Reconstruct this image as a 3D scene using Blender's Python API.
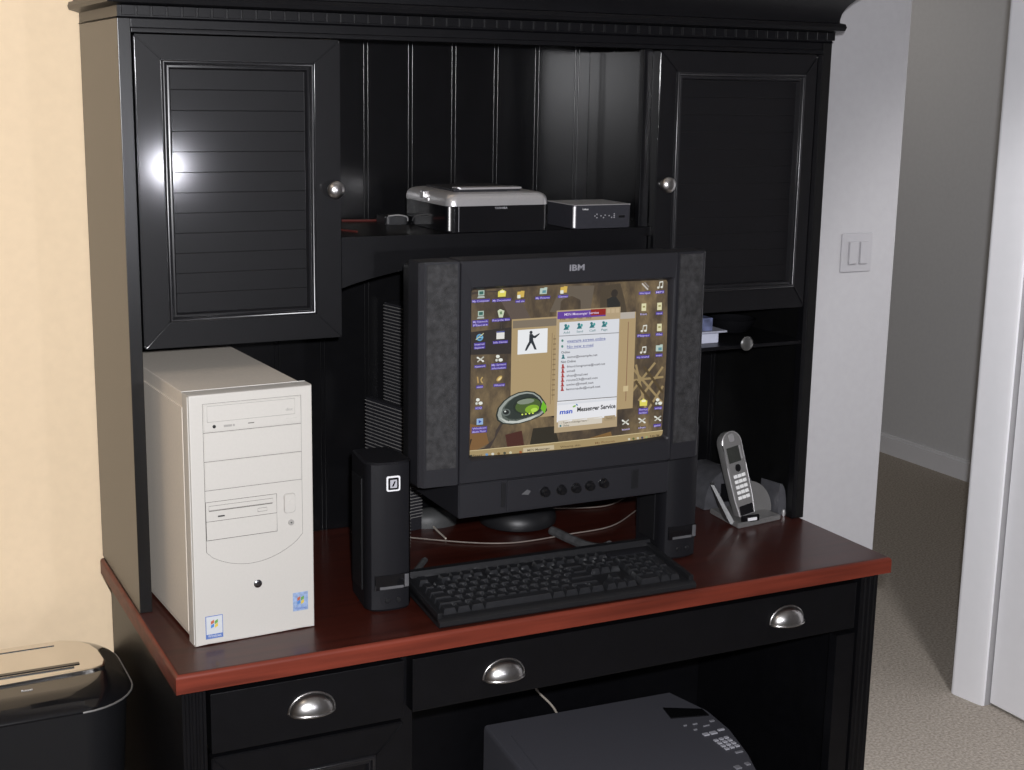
import bpy, bmesh, math, random
from mathutils import Vector, Matrix
random.seed(7)
PI = math.pi
SC = bpy.context.scene
for o in list(bpy.data.objects): bpy.data.objects.remove(o)
COL = SC.collection

# ------------------------------------------------------------------ camera
cam_d = bpy.data.cameras.new('camera'); cam = bpy.data.objects.new('camera', cam_d); COL.objects.link(cam)
cam_d.sensor_fit = 'HORIZONTAL'; cam_d.sensor_width = 36.0; cam_d.lens = 1418.8 / 1024 * 36.0
cam_d.clip_start = 0.02; cam_d.clip_end = 50
CR = Vector((0.8962033, -0.44331937, 0.01695844)); CU = Vector((0.07652418, 0.19212572, 0.97838221)); CF = Vector((0.43699394, 0.87553164, -0.20610835))
CP = Vector((-0.4102, -1.8478, 1.5691))
cam.matrix_world = Matrix(((CR.x, CU.x, -CF.x, CP.x), (CR.y, CU.y, -CF.y, CP.y), (CR.z, CU.z, -CF.z, CP.z), (0, 0, 0, 1)))
SC.camera = cam
# ------------------------------------------------------------------ world, flash, added lights, exposure
w = bpy.data.worlds.new('world'); SC.world = w; w.use_nodes = True
w.node_tree.nodes['Background'].inputs[0].default_value = (.9, .9, 1, 1); w.node_tree.nodes['Background'].inputs[1].default_value = 0.02
SC.view_settings.view_transform = 'Standard'; SC.view_settings.look = 'None'
SC.view_settings.gamma = 1.0; SC.view_settings.use_curve_mapping = False; SC.view_settings.exposure = 0.0
def lamp(name, kind, loc, power, color, radius, aim=None, spot=None):
    d = bpy.data.lights.new(name, kind); d.energy = power; d.color = color
    if kind == 'AREA': d.size = radius
    else: d.shadow_soft_size = radius
    if spot: d.spot_size = spot; d.spot_blend = 0.45
    o = bpy.data.objects.new(name, d); COL.objects.link(o); o.location = loc
    if aim is not None: o.rotation_euler = (Vector(aim) - Vector(loc)).to_track_quat('-Z', 'Y').to_euler()
    return o
FL = CP + CR * 0.035 + CU * 0.055 + CF * 0.02
lamp('camera_flash', 'SPOT', FL, 230, (0.97, 0.97, 1.0), 0.016, FL + CF, math.radians(84))
# unseen point light added right of the camera to make the cabinet door glare
lamp('glare_light', 'POINT', (0.553, -1.85, 1.318), 13.0, (0.90, 0.90, 1.0), 0.034)
lamp('ambient_fill', 'AREA', (-0.6, -0.6, 2.40), 2.0, (1.0, 0.85, 0.68), 0.4, (-0.6, -0.6, 0))  # unseen overhead light, added as warm ambient fill
lamp('side_fill', 'SPOT', (1.2, -1.1, 2.3), 105, (1.0, 0.98, 0.98), 0.12, (2.27, 0.6, 0.55), math.radians(46))  # unseen spot, added to brighten the right-hand door and carpet
lamp('hall_fill', 'AREA', (2.9, 3.0, 2.40), 4.2, (1.0, 0.93, 0.85), 0.4, (2.9, 3.0, 0))  # unseen light, added to lift the hall walls and floor

# ------------------------------------------------------------------ helpers
def lin(c):
    return tuple(((v / 255) / 12.92 if v / 255 <= .04045 else (((v / 255) + .055) / 1.055) ** 2.4) for v in c)
MATS = {}
def mat(name, rgb, rough=.5, metal=0., coat=0., coat_r=.05, noise=None, bump=None, emis=None, spec=.5, ior=1.45, streak=None, coat_ior=1.5):
    """rgb is linear. noise=(scale, amount), bump=(scale,strength), streak=(sx,sy,sz,amount)"""
    if name in MATS: return MATS[name]
    m = bpy.data.materials.new(name); m.use_nodes = True; nt = m.node_tree; b = nt.nodes['Principled BSDF']
    b.inputs['Base Color'].default_value = (*rgb, 1); b.inputs['Roughness'].default_value = rough
    b.inputs['Metallic'].default_value = metal; b.inputs['Coat Weight'].default_value = coat
    b.inputs['Coat Roughness'].default_value = coat_r; b.inputs['Coat IOR'].default_value = coat_ior; b.inputs['Specular IOR Level'].default_value = spec; b.inputs['IOR'].default_value = ior
    if emis: b.inputs['Emission Color'].default_value = (*rgb, 1); b.inputs['Emission Strength'].default_value = emis
    tc = nt.nodes.new('ShaderNodeTexCoord')
    if noise or streak:
        mp = nt.nodes.new('ShaderNodeMapping'); nt.links.new(tc.outputs['Object'], mp.inputs[0])
        if streak: mp.inputs['Scale'].default_value = streak[:3]
        n = nt.nodes.new('ShaderNodeTexNoise'); n.inputs['Scale'].default_value = noise[0] if noise else 1.0; n.inputs['Detail'].default_value = 6
        nt.links.new(mp.outputs[0], n.inputs['Vector'])
        amt = noise[1] if noise else streak[3]
        r = nt.nodes.new('ShaderNodeValToRGB'); r.color_ramp.elements[0].position = .3; r.color_ramp.elements[1].position = .7
        r.color_ramp.elements[0].color = (*[v * (1 - amt) for v in rgb], 1); r.color_ramp.elements[1].color = (*[min(1, v * (1 + amt)) for v in rgb], 1)
        nt.links.new(n.outputs[0], r.inputs[0]); nt.links.new(r.outputs[0], b.inputs['Base Color'])
        if emis: nt.links.new(r.outputs[0], b.inputs['Emission Color'])
    if bump:
        n2 = nt.nodes.new('ShaderNodeTexNoise'); n2.inputs['Scale'].default_value = bump[0]; n2.inputs['Detail'].default_value = 3
        nt.links.new(tc.outputs['Object'], n2.inputs['Vector'])
        bp = nt.nodes.new('ShaderNodeBump'); bp.inputs['Strength'].default_value = bump[1]; bp.inputs['Distance'].default_value = .002
        nt.links.new(n2.outputs[0], bp.inputs['Height']); nt.links.new(bp.outputs[0], b.inputs['Normal'])
    MATS[name] = m; return m

ORI = {}
def obj(name, bm, m, parent=None, smooth=32, world=True, label=None):
    me = bpy.data.meshes.new(name)
    bmesh.ops.recalc_face_normals(bm, faces=bm.faces[:])
    if parent is not None and world:
        bmesh.ops.translate(bm, verts=bm.verts[:], vec=-Vector(ORI.get(parent.name, (0, 0, 0))))
    bm.to_mesh(me); bm.free()
    for mm in (m if isinstance(m, (list, tuple)) else [m]): me.materials.append(mm)
    if smooth:
        me.polygons.foreach_set('use_smooth', [True] * len(me.polygons)); me.set_sharp_from_angle(angle=math.radians(smooth))
    o = bpy.data.objects.new(name, me); COL.objects.link(o)
    if smooth:
        wn = o.modifiers.new('weighted_normals', 'WEIGHTED_NORMAL'); wn.keep_sharp = True; wn.weight = 100
    if parent is not None:
        o.parent = parent; ORI[o.name] = ORI.get(parent.name, (0, 0, 0))
    if label: o['label'] = label
    return o
def thing(name, loc, label, cat, rz=0., group=None, rot=None, world=True):
    o = bpy.data.objects.new(name, None); COL.objects.link(o); o.location = loc; o.empty_display_size = .05
    o.rotation_euler = rot if rot else (0, 0, rz); o['label'] = label; o['category'] = cat
    if group: o['group'] = group
    ORI[o.name] = tuple(loc) if world else (0, 0, 0)
    return o
def tag(o, label, cat, group=None):
    o['label'] = label; o['category'] = cat
    if group: o['group'] = group
    return o
def struct(o): o['kind'] = 'structure'; return o
def B(): return bmesh.new()
def box(bm, x0, x1, y0, y1, z0, z1, bev=0., seg=2, mi=0):
    r = bmesh.ops.create_cube(bm, size=1.0); vs = r['verts']
    for v in vs: v.co = Vector(((x0 + x1) / 2 + v.co.x * (x1 - x0), (y0 + y1) / 2 + v.co.y * (y1 - y0), (z0 + z1) / 2 + v.co.z * (z1 - z0)))
    fs = set(f for v in vs for f in v.link_faces)
    for f in fs: f.material_index = mi
    if bev: bmesh.ops.bevel(bm, geom=list(set(e for v in vs for e in v.link_edges)), offset=bev, segments=seg, affect='EDGES', profile=.5, material=mi)
    return bm
def rrect(x0, x1, z0, z1, r=0., n=5):
    if r <= 0: return [(x0, z0), (x1, z0), (x1, z1), (x0, z1)]
    out = []
    for cx, cz, a0 in ((x1 - r, z0 + r, -90), (x1 - r, z1 - r, 0), (x0 + r, z1 - r, 90), (x0 + r, z0 + r, 180)):
        for k in range(n + 1):
            a = math.radians(a0 + 90 * k / n); out.append((cx + r * math.cos(a), cz + r * math.sin(a)))
    return out
def loft(bm, loops, cap0=True, cap1=True, mi=0, closed=False):
    vs = [[bm.verts.new(p) for p in L] for L in loops]
    n = len(vs[0]); fs = []
    rng = range(len(vs)) if closed else range(len(vs) - 1)
    for i in rng:
        a, b = vs[i], vs[(i + 1) % len(vs)]
        for j in range(n):
            fs.append(bm.faces.new((a[j], a[(j + 1) % n], b[(j + 1) % n], b[j])))
    if cap0: fs.append(bm.faces.new(vs[0]))
    if cap1: fs.append(bm.faces.new(vs[-1][::-1]))
    for f in fs: f.material_index = mi
    return bm
def XZ(pts, y): return [(p[0], y, p[1]) for p in pts]
def XY(pts, z): return [(p[0], p[1], z) for p in pts]
def prism_xz(bm, pts, y0, y1, bev=0., mi=0):
    nb = B(); loft(nb, [XZ(pts, y0), XZ(pts, y1)])
    if bev: bmesh.ops.bevel(nb, geom=nb.edges[:], offset=bev, segments=2, affect='EDGES')
    merge(bm, nb, mi); return bm
def prism_xy(bm, pts, z0, z1, bev=0., mi=0):
    nb = B(); loft(nb, [XY(pts, z0), XY(pts, z1)])
    if bev: bmesh.ops.bevel(nb, geom=nb.edges[:], offset=bev, segments=2, affect='EDGES')
    merge(bm, nb, mi); return bm
def merge(bm, nb, mi=None, M=None):
    if M is not None: bmesh.ops.transform(nb, matrix=M, verts=nb.verts[:])
    bmesh.ops.recalc_face_normals(nb, faces=nb.faces[:])
    mp = {v: bm.verts.new(v.co) for v in nb.verts}
    for f in nb.faces:
        try: g = bm.faces.new([mp[v] for v in f.verts]); g.material_index = f.material_index if mi is None else mi
        except ValueError: pass
    nb.free(); return bm
def lathe(bm, prof, n=32, M=None, mi=0, cap=True):
    """profile [(r,z)] about z"""
    nb = B(); loft(nb, [[(r * math.cos(2 * PI * k / n), r * math.sin(2 * PI * k / n), z) for k in range(n)] for r, z in prof], cap, cap)
    merge(bm, nb, mi, M); return bm
def tube(bm, pts, r, n=8, mi=0):
    pts = [Vector(p) for p in pts]; loops = []
    for i, p in enumerate(pts):
        d = (pts[min(i + 1, len(pts) - 1)] - pts[max(i - 1, 0)]).normalized()
        a = d.cross(Vector((0, 0, 1)));  a = a.normalized() if a.length > 1e-3 else Vector((1, 0, 0)); b = a.cross(d)
        loops.append([tuple(p + (a * math.cos(2 * PI * k / n) + b * math.sin(2 * PI * k / n)) * r) for k in range(n)])
    return loft(bm, loops, True, True, mi)
def curve(pts, n=8):
    """catmull rom through points"""
    P = [Vector(p) for p in pts]; P = [P[0] * 2 - P[1]] + P + [P[-1] * 2 - P[-2]]; out = []
    for i in range(1, len(P) - 2):
        for k in range(n):
            t = k / n; a, b, c, d = P[i - 1:i + 3]
            out.append(.5 * ((2 * b) + (c - a) * t + (2 * a - 5 * b + 4 * c - d) * t * t + (3 * b - a - 3 * c + d) * t ** 3))
    out.append(P[-2]); return out
def RX(a): return Matrix.Rotation(math.radians(a), 4, 'X')
def RY(a): return Matrix.Rotation(math.radians(a), 4, 'Y')
def RZ(a): return Matrix.Rotation(math.radians(a), 4, 'Z')
def T(*p): return Matrix.Translation(Vector(p))
def textmesh(s, size, depth=0., bold=0.):
    cu = bpy.data.curves.new('t', 'FONT'); cu.body = s; cu.size = size; cu.extrude = depth; cu.resolution_u = 2; cu.offset = bold
    cu.align_x = 'LEFT'; cu.align_y = 'BOTTOM_BASELINE'
    o = bpy.data.objects.new('t', cu); COL.objects.link(o); dg = bpy.context.evaluated_depsgraph_get(); dg.update()
    me = bpy.data.meshes.new_from_object(o.evaluated_get(dg)); nb = B(); nb.from_mesh(me)
    bpy.data.objects.remove(o); bpy.data.curves.remove(cu); bpy.data.meshes.remove(me)
    return nb
def text_on_front(bm, s, size, x, y, z, width=None, mi=0, depth=.0002, M=None, bold=0.):
    """text in the XZ plane facing -Y, left edge x, baseline z; width rescales"""
    nb = textmesh(s, size, depth, bold)
    xs = [v.co.x for v in nb.verts]; x0, x1 = min(xs), max(xs)
    k = (width / (x1 - x0)) if width else 1.
    bmesh.ops.transform(nb, matrix=(M or Matrix()) @ T(x, y, z) @ RX(90) @ Matrix.Diagonal((k, 1, 1, 1)) @ T(-x0, 0, 0), verts=nb.verts[:])
    return merge(bm, nb, mi)

# ------------------------------------------------------------------ materials
M_black = mat('black_painted_wood', (.0034, .0034, .0043), .36, noise=(40, .15), bump=(260, .03), ior=1.36)
M_back = mat('black_beadboard_paint', (.0030, .0030, .0036), .36, coat=.62, coat_r=.20, noise=(40, .15), spec=.1)
M_blackd = mat('black_door_paint', (.0030, .0030, .0040), .46, coat=.66, coat_r=.105, noise=(40, .15), bump=(200, .01), spec=.5, ior=1.32)
M_side = mat('black_side_paint', (.0040, .0040, .0042), .30, noise=(40, .15), bump=(260, .03), ior=1.55)
M_mould = mat('black_moulding_paint', (.0080, .0080, .0095), .33, coat=.6, coat_r=.26, noise=(40, .15))
M_edge = M_black
M_cherry = mat('cherry_veneer', (.040, .0074, .0042), .36, coat=.22, coat_r=.11, spec=.4, streak=(3, 55, 55, .30))
M_cherry_edge = mat('cherry_edge', (.135, .0245, .0135), .45, spec=.3, streak=(5, 30, 90, .30))  # desktop edges, paler cherry than the top
M_nickel = mat('brushed_nickel', (.50, .49, .48), .30, metal=1., noise=(300, .06))
M_beige_wall = mat('beige_wall_paint', (.81, .635, .43), .85, noise=(60, .02), bump=(90, .15))
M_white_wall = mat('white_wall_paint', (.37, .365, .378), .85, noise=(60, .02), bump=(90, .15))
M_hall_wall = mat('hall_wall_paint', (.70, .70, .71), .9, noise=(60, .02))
M_trim = mat('white_trim_paint', (.88, .88, .91), .45, noise=(30, .01))
M_ceiling = mat('ceiling_paint', (.75, .73, .7), .9, noise=(50, .02))
M_carpet = mat('beige_carpet', (.43, .385, .335), 1.0, noise=(140, .32), bump=(420, 1.0), spec=.1)
M_case = mat('beige_case_plastic', (.52, .50, .465), .42, noise=(300, .015), bump=(900, .03))
M_case_metal = mat('beige_case_steel', (.68, .62, .54), .5, noise=(200, .03))
M_seam = mat('dark_seam', (.10, .095, .085), .8, noise=(50, .1))
M_bp = mat('charcoal_plastic', (.0130, .0130, .0162), .48, noise=(500, .12), bump=(1500, .12))
M_spk = mat('speaker_plastic', (.0090, .0090, .0110), .5, spec=.25, noise=(500, .12), bump=(1500, .12))
M_bp2 = mat('black_plastic', (.009, .0092, .0105), .42, noise=(500, .12), bump=(1500, .08))
M_grille = mat('speaker_grille_fabric', (.025, .0245, .026), .75, noise=(95, .5), bump=(700, .4))
M_glossblack = mat('gloss_black_plastic', (.006, .006, .007), .12, coat=.5, coat_r=.03, noise=(20, .05))
M_silver = mat('silver_plastic', (.55, .54, .545), .32, metal=.65, noise=(500, .05))
M_dsilver = mat('dull_silver_plastic', (.27, .265, .26), .38, metal=.5, noise=(400, .06))
M_white = mat('white_plastic', (.8, .8, .82), .4, noise=(50, .01))
M_print = mat('white_print', (.75, .75, .76), .6, noise=(50, .01))
M_gprint = mat('grey_print', (.30, .30, .32), .5, noise=(50, .01))
M_bluegrey = mat('slate_grey_plastic', (.075, .075, .088), .5, noise=(400, .08), bump=(1200, .1))

# ------------------------------------------------------------------ the room
b = B(); box(b, -4.6, 6.0, -6.0, 6.0, -.06, 0); struct(obj('floor', b, M_carpet))
b = B(); box(b, -4.6, 6.0, -6.0, 6.0, 2.44, 2.5); struct(obj('ceiling', b, M_ceiling))
b = B(); box(b, -4.6, .66, .572, .70, 0, 2.44); struct(obj('wall_back', b, M_beige_wall))
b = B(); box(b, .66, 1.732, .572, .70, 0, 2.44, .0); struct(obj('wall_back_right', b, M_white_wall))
b = B(); box(b, -4.7, -4.6, -6.0, .70, 0, 2.44); struct(obj('wall_left', b, M_beige_wall))
b = B(); box(b, -4.7, 6.0, -6.1, -6.0, 0, 2.44); struct(obj('wall_front', b, M_white_wall))
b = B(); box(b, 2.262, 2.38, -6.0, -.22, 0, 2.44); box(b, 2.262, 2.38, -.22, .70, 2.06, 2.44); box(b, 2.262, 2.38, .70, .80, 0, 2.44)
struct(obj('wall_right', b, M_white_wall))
b = B(); box(b, 3.82, 3.94, .8, 6.0, 0, 2.44); struct(obj('wall_hall', b, M_hall_wall))
b = B(); box(b, -.5, 3.82, 5.4, 5.5, 0, 2.44); struct(obj('wall_hall_end', b, M_hall_wall))
b = B(); box(b, 2.38, 3.82, .70, .80, 0, 2.44); struct(obj('wall_hall_near', b, M_hall_wall))
b = B()
box(b, 3.808, 3.82, .8, 5.4, 0, .075, .0); box(b, 3.812, 3.82, .8, 5.4, .075, .087, .002); struct(obj('baseboard_hall', b, M_trim))
b = B(); box(b, 1.28, 1.738, .560, .572, 0, .085, .002); box(b, -4.6, .0, .560, .572, 0, .085, .002); struct(obj('baseboard_back', b, M_trim))
# doorway casing and white door slab in the right wall
b = B()
prof = [(.0, .0), (.0, -.020), (.012, -.024), (.030, -.021), (.055, -.017), (.075, -.014), (.092, -.010), (.100, -.006), (.100, 0)]
for (ys, sgn) in ((.800, -1), (-.300, 1)):
    loft(b, [[(2.262 + p[1], ys + sgn * p[0], 0) for p in prof], [(2.262 + p[1], ys + sgn * p[0], 2.12) for p in prof]])
box(b, 2.240, 2.262, -.300, .800, 2.06, 2.15, .003)
struct(obj('trim_1', b, M_trim, smooth=30))
b = B(); box(b, 2.275, 2.315, -.215, .695, .008, 2.055, .002)
door = struct(obj('door_1', b, M_trim))
b = B(); lathe(b, [(.027, 0), (.028, .004), (.012, .01), (.011, .03), (.024, .042), (.028, .055), (.02, .066), (.001, .069)], 24, T(2.275, -.14, .95) @ RY(-90))
obj('door_knob', b, M_nickel, door)

# light switch
t = thing('light_switch', (1.625, .572, 1.229), 'white double rocker light switch on the pale wall right of the hutch', 'light switch')
b = B(); box(b, 1.583, 1.667, .567, .572, 1.187, 1.271, .0025); obj('cover_plate', b, mat('switch_plastic', (.34, .335, .35), .4, noise=(40, .01)), t)
for x in (1.600, 1.630):
    b = B(); nb = B(); box(nb, x, x + .022, .5605, .5685, 1.205, 1.253, .0015)
    merge(b, nb, 0); obj('rocker', b, MATS['switch_plastic'], t)

# ------------------------------------------------------------------ desk
DW, DD, ZT = 1.272, .553, .762
desk = thing('computer_desk', (.64, .28, 0), 'black wooden desk with glossy cherry red top, drawers and knee space', 'desk')
b = B(); nb = B(); box(nb, 0, DW, 0, DD, .7335, ZT)
ed = [e for e in nb.edges if all(v.co.z > .75 for v in e.verts)]
bmesh.ops.bevel(nb, geom=ed, offset=.007, segments=4, affect='EDGES', profile=.5)
ed = [e for e in nb.edges if abs(e.verts[0].co.x - e.verts[1].co.x) < 1e-5 and abs(e.verts[0].co.y - e.verts[1].co.y) < 1e-5]
merge(b, nb)
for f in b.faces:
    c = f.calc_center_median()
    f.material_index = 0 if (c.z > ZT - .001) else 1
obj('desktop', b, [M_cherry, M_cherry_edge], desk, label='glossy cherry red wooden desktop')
def D(name, bx, m=M_black, bev=.0015, **k):
    b = B()
    for q in bx: box(b, *q, bev)
    return obj(name, b, m, desk, **k)
D('side_panel', [(.014, .036, .045, .54, 0, .7335)]); D('side_panel', [(1.236, 1.258, .045, .54, 0, .7335)])
D('partition_panel', [(.352, .372, .045, .52, .05, .7335)])
D('back_panel', [(.036, 1.236, .528, .54, .05, .7335)])
D('apron_rail', [(.036, 1.236, .05, .07, .719, .7335)])
# fluted corner posts
for x0, x1 in ((.012, .046), (1.225, 1.263)):
    b = B(); pts = []
    n = 40; 
    fl = [(x0, .045), (x0, .022)]
    w_ = x1 - x0
    for k in range(3):
        c = x0 + w_ * (.22 + .28 * k); r = w_ * .10
        for j in range(7): a = PI - PI * j / 6; fl.append((c + r * math.cos(a), .022 + r * math.sin(a) * .6))
    fl += [(x1, .022), (x1, .045)]
    loft(b, [XY(fl, .0), XY(fl, .7335)]); obj('corner_post', b, M_black, desk, smooth=60)
D('door_stile', [(1.180, 1.221, .024, .045, .03, .62)])
D('plinth', [(.046, .352, .055, .07, 0, .06)])
def cup_pull(cx, cz, y, parent, wd=.070, h=.028, dp=.022):
    """half-dome bin pull opening downwards with a rolled rim"""
    b = B(); nu, nv = 22, 10; loops = []
    for i in range(nv + 1):
        a = PI / 2 * i / nv
        L = []
        for j in range(nu + 1):
            u = PI * j / nu
            # quarter ellipsoid above cz
            L.append((cx + wd / 2 * math.cos(u) * math.cos(a), y - dp * math.sin(a), cz + h * math.sin(u) * math.cos(a)))
        loops.append(L)
    vs = [[b.verts.new(p) for p in L] for L in loops]
    for i in range(nv):
        for j in range(nu):
            try: b.faces.new((vs[i][j], vs[i][j + 1], vs[i + 1][j + 1], vs[i + 1][j]))
            except ValueError: pass
    bmesh.ops.remove_doubles(b, verts=b.verts[:], dist=1e-5)
    rim = [(cx + (wd / 2 + .0008) * math.cos(PI * j / 24), y - .0014, cz + (h + .0008) * math.sin(PI * j / 24)) for j in range(25)]
    tube(b, rim, .0013, 6)
    rim = [(cx + (wd / 2) * math.cos(PI * j / 24), y - .001 - dp * math.sin(PI * j / 24), cz - .001) for j in range(25)]
    tube(b, rim, .0015, 6)
    return obj('cup_pull', b, M_nickel, parent, smooth=60, label='brushed nickel half-round cup pull')
dr = D('drawer', [(.052, .348, .020, .048, .625, .717)]); cup_pull(.2015, .6655, .020, dr)
dr = D('drawer', [(.362, 1.214, .020, .048, .631, .717)]); cup_pull(.5155, .664, .020, dr); cup_pull(1.062, .668, .020, dr)
def framed_door(parent, x0, x1, z0, z1, yf, ox0, ox1, oz0, oz1, m, name='door', th=.02, slats=0):
    """mitred frame, bead moulding, recessed panel; returns door object (the frame)"""
    b = B(); g = .0004
    for q in ([(x0, z0), (x1, z0), (ox1, oz0), (ox0, oz0)], [(x0, z1), (ox0, oz1), (ox1, oz1), (x1, z1)],
              [(x0, z0 + g), (ox0, oz0 + g), (ox0, oz1 - g), (x0, z1 - g)], [(x1, z0 + g), (x1, z1 - g), (ox1, oz1 - g), (ox1, oz0 + g)]):
        prism_xz(b, q, yf, yf + th, .0016)
    dr = obj(name, b, m, parent)
    b = B(); lp = []
    prof = [(0, .004), (-.0005, -.001)]
    for k in range(7): a = PI - PI * k / 6; prof.append((.003 + .003 * math.cos(a), -.001 - .0034 * math.sin(a)))
    prof += [(.0062, .001), (.0066, .0012)]
    for k in range(6): a = PI - PI * .5 * k / 5; prof.append((.0105 + .004 * math.cos(a), .0015 - .0022 * math.sin(a) + .0)) 
    prof += [(.013, .004), (.0135, .008)]
    for (d, y) in prof: lp.append(XZ(rrect(ox0 + d, ox1 - d, oz0 + d, oz1 - d), yf + y))
    loft(b, lp, False, False); obj('panel_moulding', b, M_mould, dr, smooth=60)
    b = B(); d = .012; zb, zt_ = oz0 + d, oz1 - d
    if slats:
        pitch = (zt_ - zb) / slats
        pr = []
        for k in range(slats):
            a = zb + k * pitch
            pr += [(a + .0001, yf + .0071), (a + .0007, yf + .0066), (a + pitch - .0007, yf + .0066), (a + pitch - .0001, yf + .0071)]
        for i in range(len(pr) - 1):
            b.faces.new([b.verts.new(q) for q in ((ox0 + d, pr[i][1], pr[i][0]), (ox1 - d, pr[i][1], pr[i][0]), (ox1 - d, pr[i + 1][1], pr[i + 1][0]), (ox0 + d, pr[i + 1][1], pr[i + 1][0]))])
        box(b, ox0 + d, ox1 - d, yf + .008, yf + .014, zb, zt_)
    else: box(b, ox0 + d, ox1 - d, yf + .0066, yf + .014, zb, zt_)
    obj('door_panel', b, m, dr, smooth=0)
    return dr
framed_door(desk, .052, .348, .07, .618, .022, .098, .302, .12, .572, M_black)

# ------------------------------------------------------------------ hutch
XL, XR, YH, YB = .0057, 1.2755, .2577, .560
hutch = thing('desk_hutch', (.64, .41, ZT), 'tall black hutch with two panelled doors, shelves and crown moulding standing on the desk', 'hutch')
def H(name, bx, m=M_black, bev=.0012, **k):
    b = B()
    for q in bx: box(b, *q, bev)
    return obj(name, b, m, hutch, **k)
ZH = 1.634; ZTOP = 1.78
H('side_panel', [(XL, XL + .019, YH, YB, ZT, 1.655)], M_side); H('side_panel', [(XR - .019, XR, YH, YB, ZT, 1.655)], M_side)
H('face_stile', [(1.247, XR - .0192, YH, YH + .018, ZT, ZH)])
H('partition_panel', [(.315, .333, YH + .021, YB - .012, 1.18, ZH)]); H('partition_panel', [(.938, .953, YH + .021, YB - .012, 1.18, ZH)], M_back)
H('partition_stile', [(.893, .9115, YH + .0215, YH + .036, 1.18, ZH)])
H('cabinet_bottom', [(XL + .019, .3148, YH + .021, YB - .012, 1.180, 1.194)]); H('cabinet_bottom', [(.9535, XR - .019, YH + .021, YB - .012, 1.180, 1.194)])
# beadboard back
b = B(); gx = [.404 + k * .0845 for k in range(-5, 11)]; gx = [g for g in gx if .03 < g < 1.25]
yb = YB - .012; pr = [(XL + .019, yb)]
for g in gx:
    for c in (g - .0038, g + .0038):
        for q_ in range(7): a_ = PI - PI * q_ / 6; pr.append((c + .0014 * math.cos(a_), yb - .0014 * math.sin(a_)))
pr += [(XR - .019, yb), (XR - .019, YB), (XL + .019, YB)]
loft(b, [XY(pr, ZT), XY(pr, 1.655)]); obj('beadboard_back', b, M_back, hutch, smooth=50)
H('header_rail', [(XL + .0192, XR - .0192, YH + .0, YH + .02, ZH + .001, 1.642), (XL + .0192, XR - .0192, YH + .0025, YH + .02, 1.642, 1.655)])
# crown: stepped profile swept round left, front and right
b = B()
cp = [(.002, 1.655), (-.0005, 1.657), (-.0005, 1.672), (.006, 1.674), (.015, 1.676), (.017, 1.682), (.015, 1.688), (.008, 1.690), (.008, 1.696), (.010, 1.706), (.016, 1.718), (.026, 1.730), (.034, 1.736), (.034, 1.744), (.040, 1.746), (.044, 1.756), (.044, 1.778), (-.05, 1.778), (-.05, 1.655)]
path = lambda o: [(XL - o, YB), (XL - o, YH - o), (XR + o, YH - o), (XR + o, YB)]
L = [[(path(o)[i][0], path(o)[i][1], z) for (o, z) in cp] for i in range(4)]
loft(b, L, True, True); obj('crown_moulding', b, M_black, hutch, smooth=35)
b = B()
for k in range(58):
    x = XL + .006 + k * .0219
    box(b, x, x + .0182, YH - .0035, YH + .001, 1.659, 1.6725, .0004, 1)
obj('dentil_strip', b, M_black, hutch, smooth=0)
# doors
kn = [(.008, 0), (.0075, -.006), (.006, -.009), (.0065, -.012), (.012, -.0135), (.0138, -.016), (.0138, -.018), (.0125, -.0195), (.0128, -.0205), (.010, -.0235), (.006, -.025), (.001, -.0255)]
def knob(cx, cz, y, parent, s=1., m=M_nickel, **k):
    b = B(); lathe(b, [(r * s, z * s) for r, z in kn], 32, T(cx, y, cz) @ RX(-90)); return obj('knob', b, m, parent, smooth=50, **k)
dl = framed_door(hutch, .0275, .338, 1.175, ZH - .001, YH, .066, .296, 1.214, 1.598, M_blackd, slats=12)
knob(.324, 1.408, YH, dl, label='round brushed nickel knob')
d2 = framed_door(hutch, .912, 1.2455, 1.175, ZH - .001, YH, .947, 1.219, 1.214, 1.598, M_blackd, slats=12)
knob(.9275, 1.407, YH, d2, label='round brushed nickel knob')
# middle shelf with arched valance
H('middle_shelf', [(.3335, .9375, YH + .010, YB - .013, 1.317, 1.333)])
b = B(); x0, x1 = .3385, .8925
pts = [(x0, 1.333), (x0, 1.252)]
for k in range(1, 24):
    u = k / 24; pts.append((x0 + (x1 - x0) * u, 1.252 + .040 * math.sin(PI * u) ** .8))
pts += [(x1, 1.252), (x1, 1.333)]
prism_xz(b, pts, YH, YH + .018, .0008); obj('arched_valance', b, M_black, hutch, smooth=30)
# small cubby shelf under right door
H('cubby_side', [(.940, .953, YH + .021, YB - .012, 1.095, 1.1795)])
s = H('cubby_shelf', [(.953, XR - .019, YH + .004, YB - .012, 1.104, 1.111)])
b = B(); lathe(b, [(.0045, 0), (.0045, -.004), (.0095, -.006), (.0122, -.009), (.0122, -.011), (.0105, -.0128), (.0098, -.012), (.006, -.0135), (.001, -.014)], 32, T(1.117, YH + .004, 1.1150) @ RX(-90) @ Matrix.Diagonal((1.1, 1.1, 1, 1)))
obj('knob', b, mat('dark_chrome', (.22, .22, .215), .3, metal=.8, noise=(30, .2)), s, label='small dark metal knob')

# ------------------------------------------------------------------ beige computer tower
tw = thing('computer_tower', (.05, .089, ZT), 'beige computer tower case standing on the left end of the desk', 'computer', rz=math.radians(3.0), world=False)
W_, Hh, DP = .185, .375, .375
def TW(name, b, m, par=None, **k): return obj(name, b, m, par or tw, world=False, **k)
b = B(); box(b, .003, W_ - .003, .03, DP, .004, Hh - .003, .002)
for q in (.03, .33): pass
case = TW('case_body', b, M_case_metal)
b = B(); box(b, .0005, .0035, .036, DP - .01, .012, Hh - .024, .0008); TW('side_cover', b, M_case_metal, case)
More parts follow.
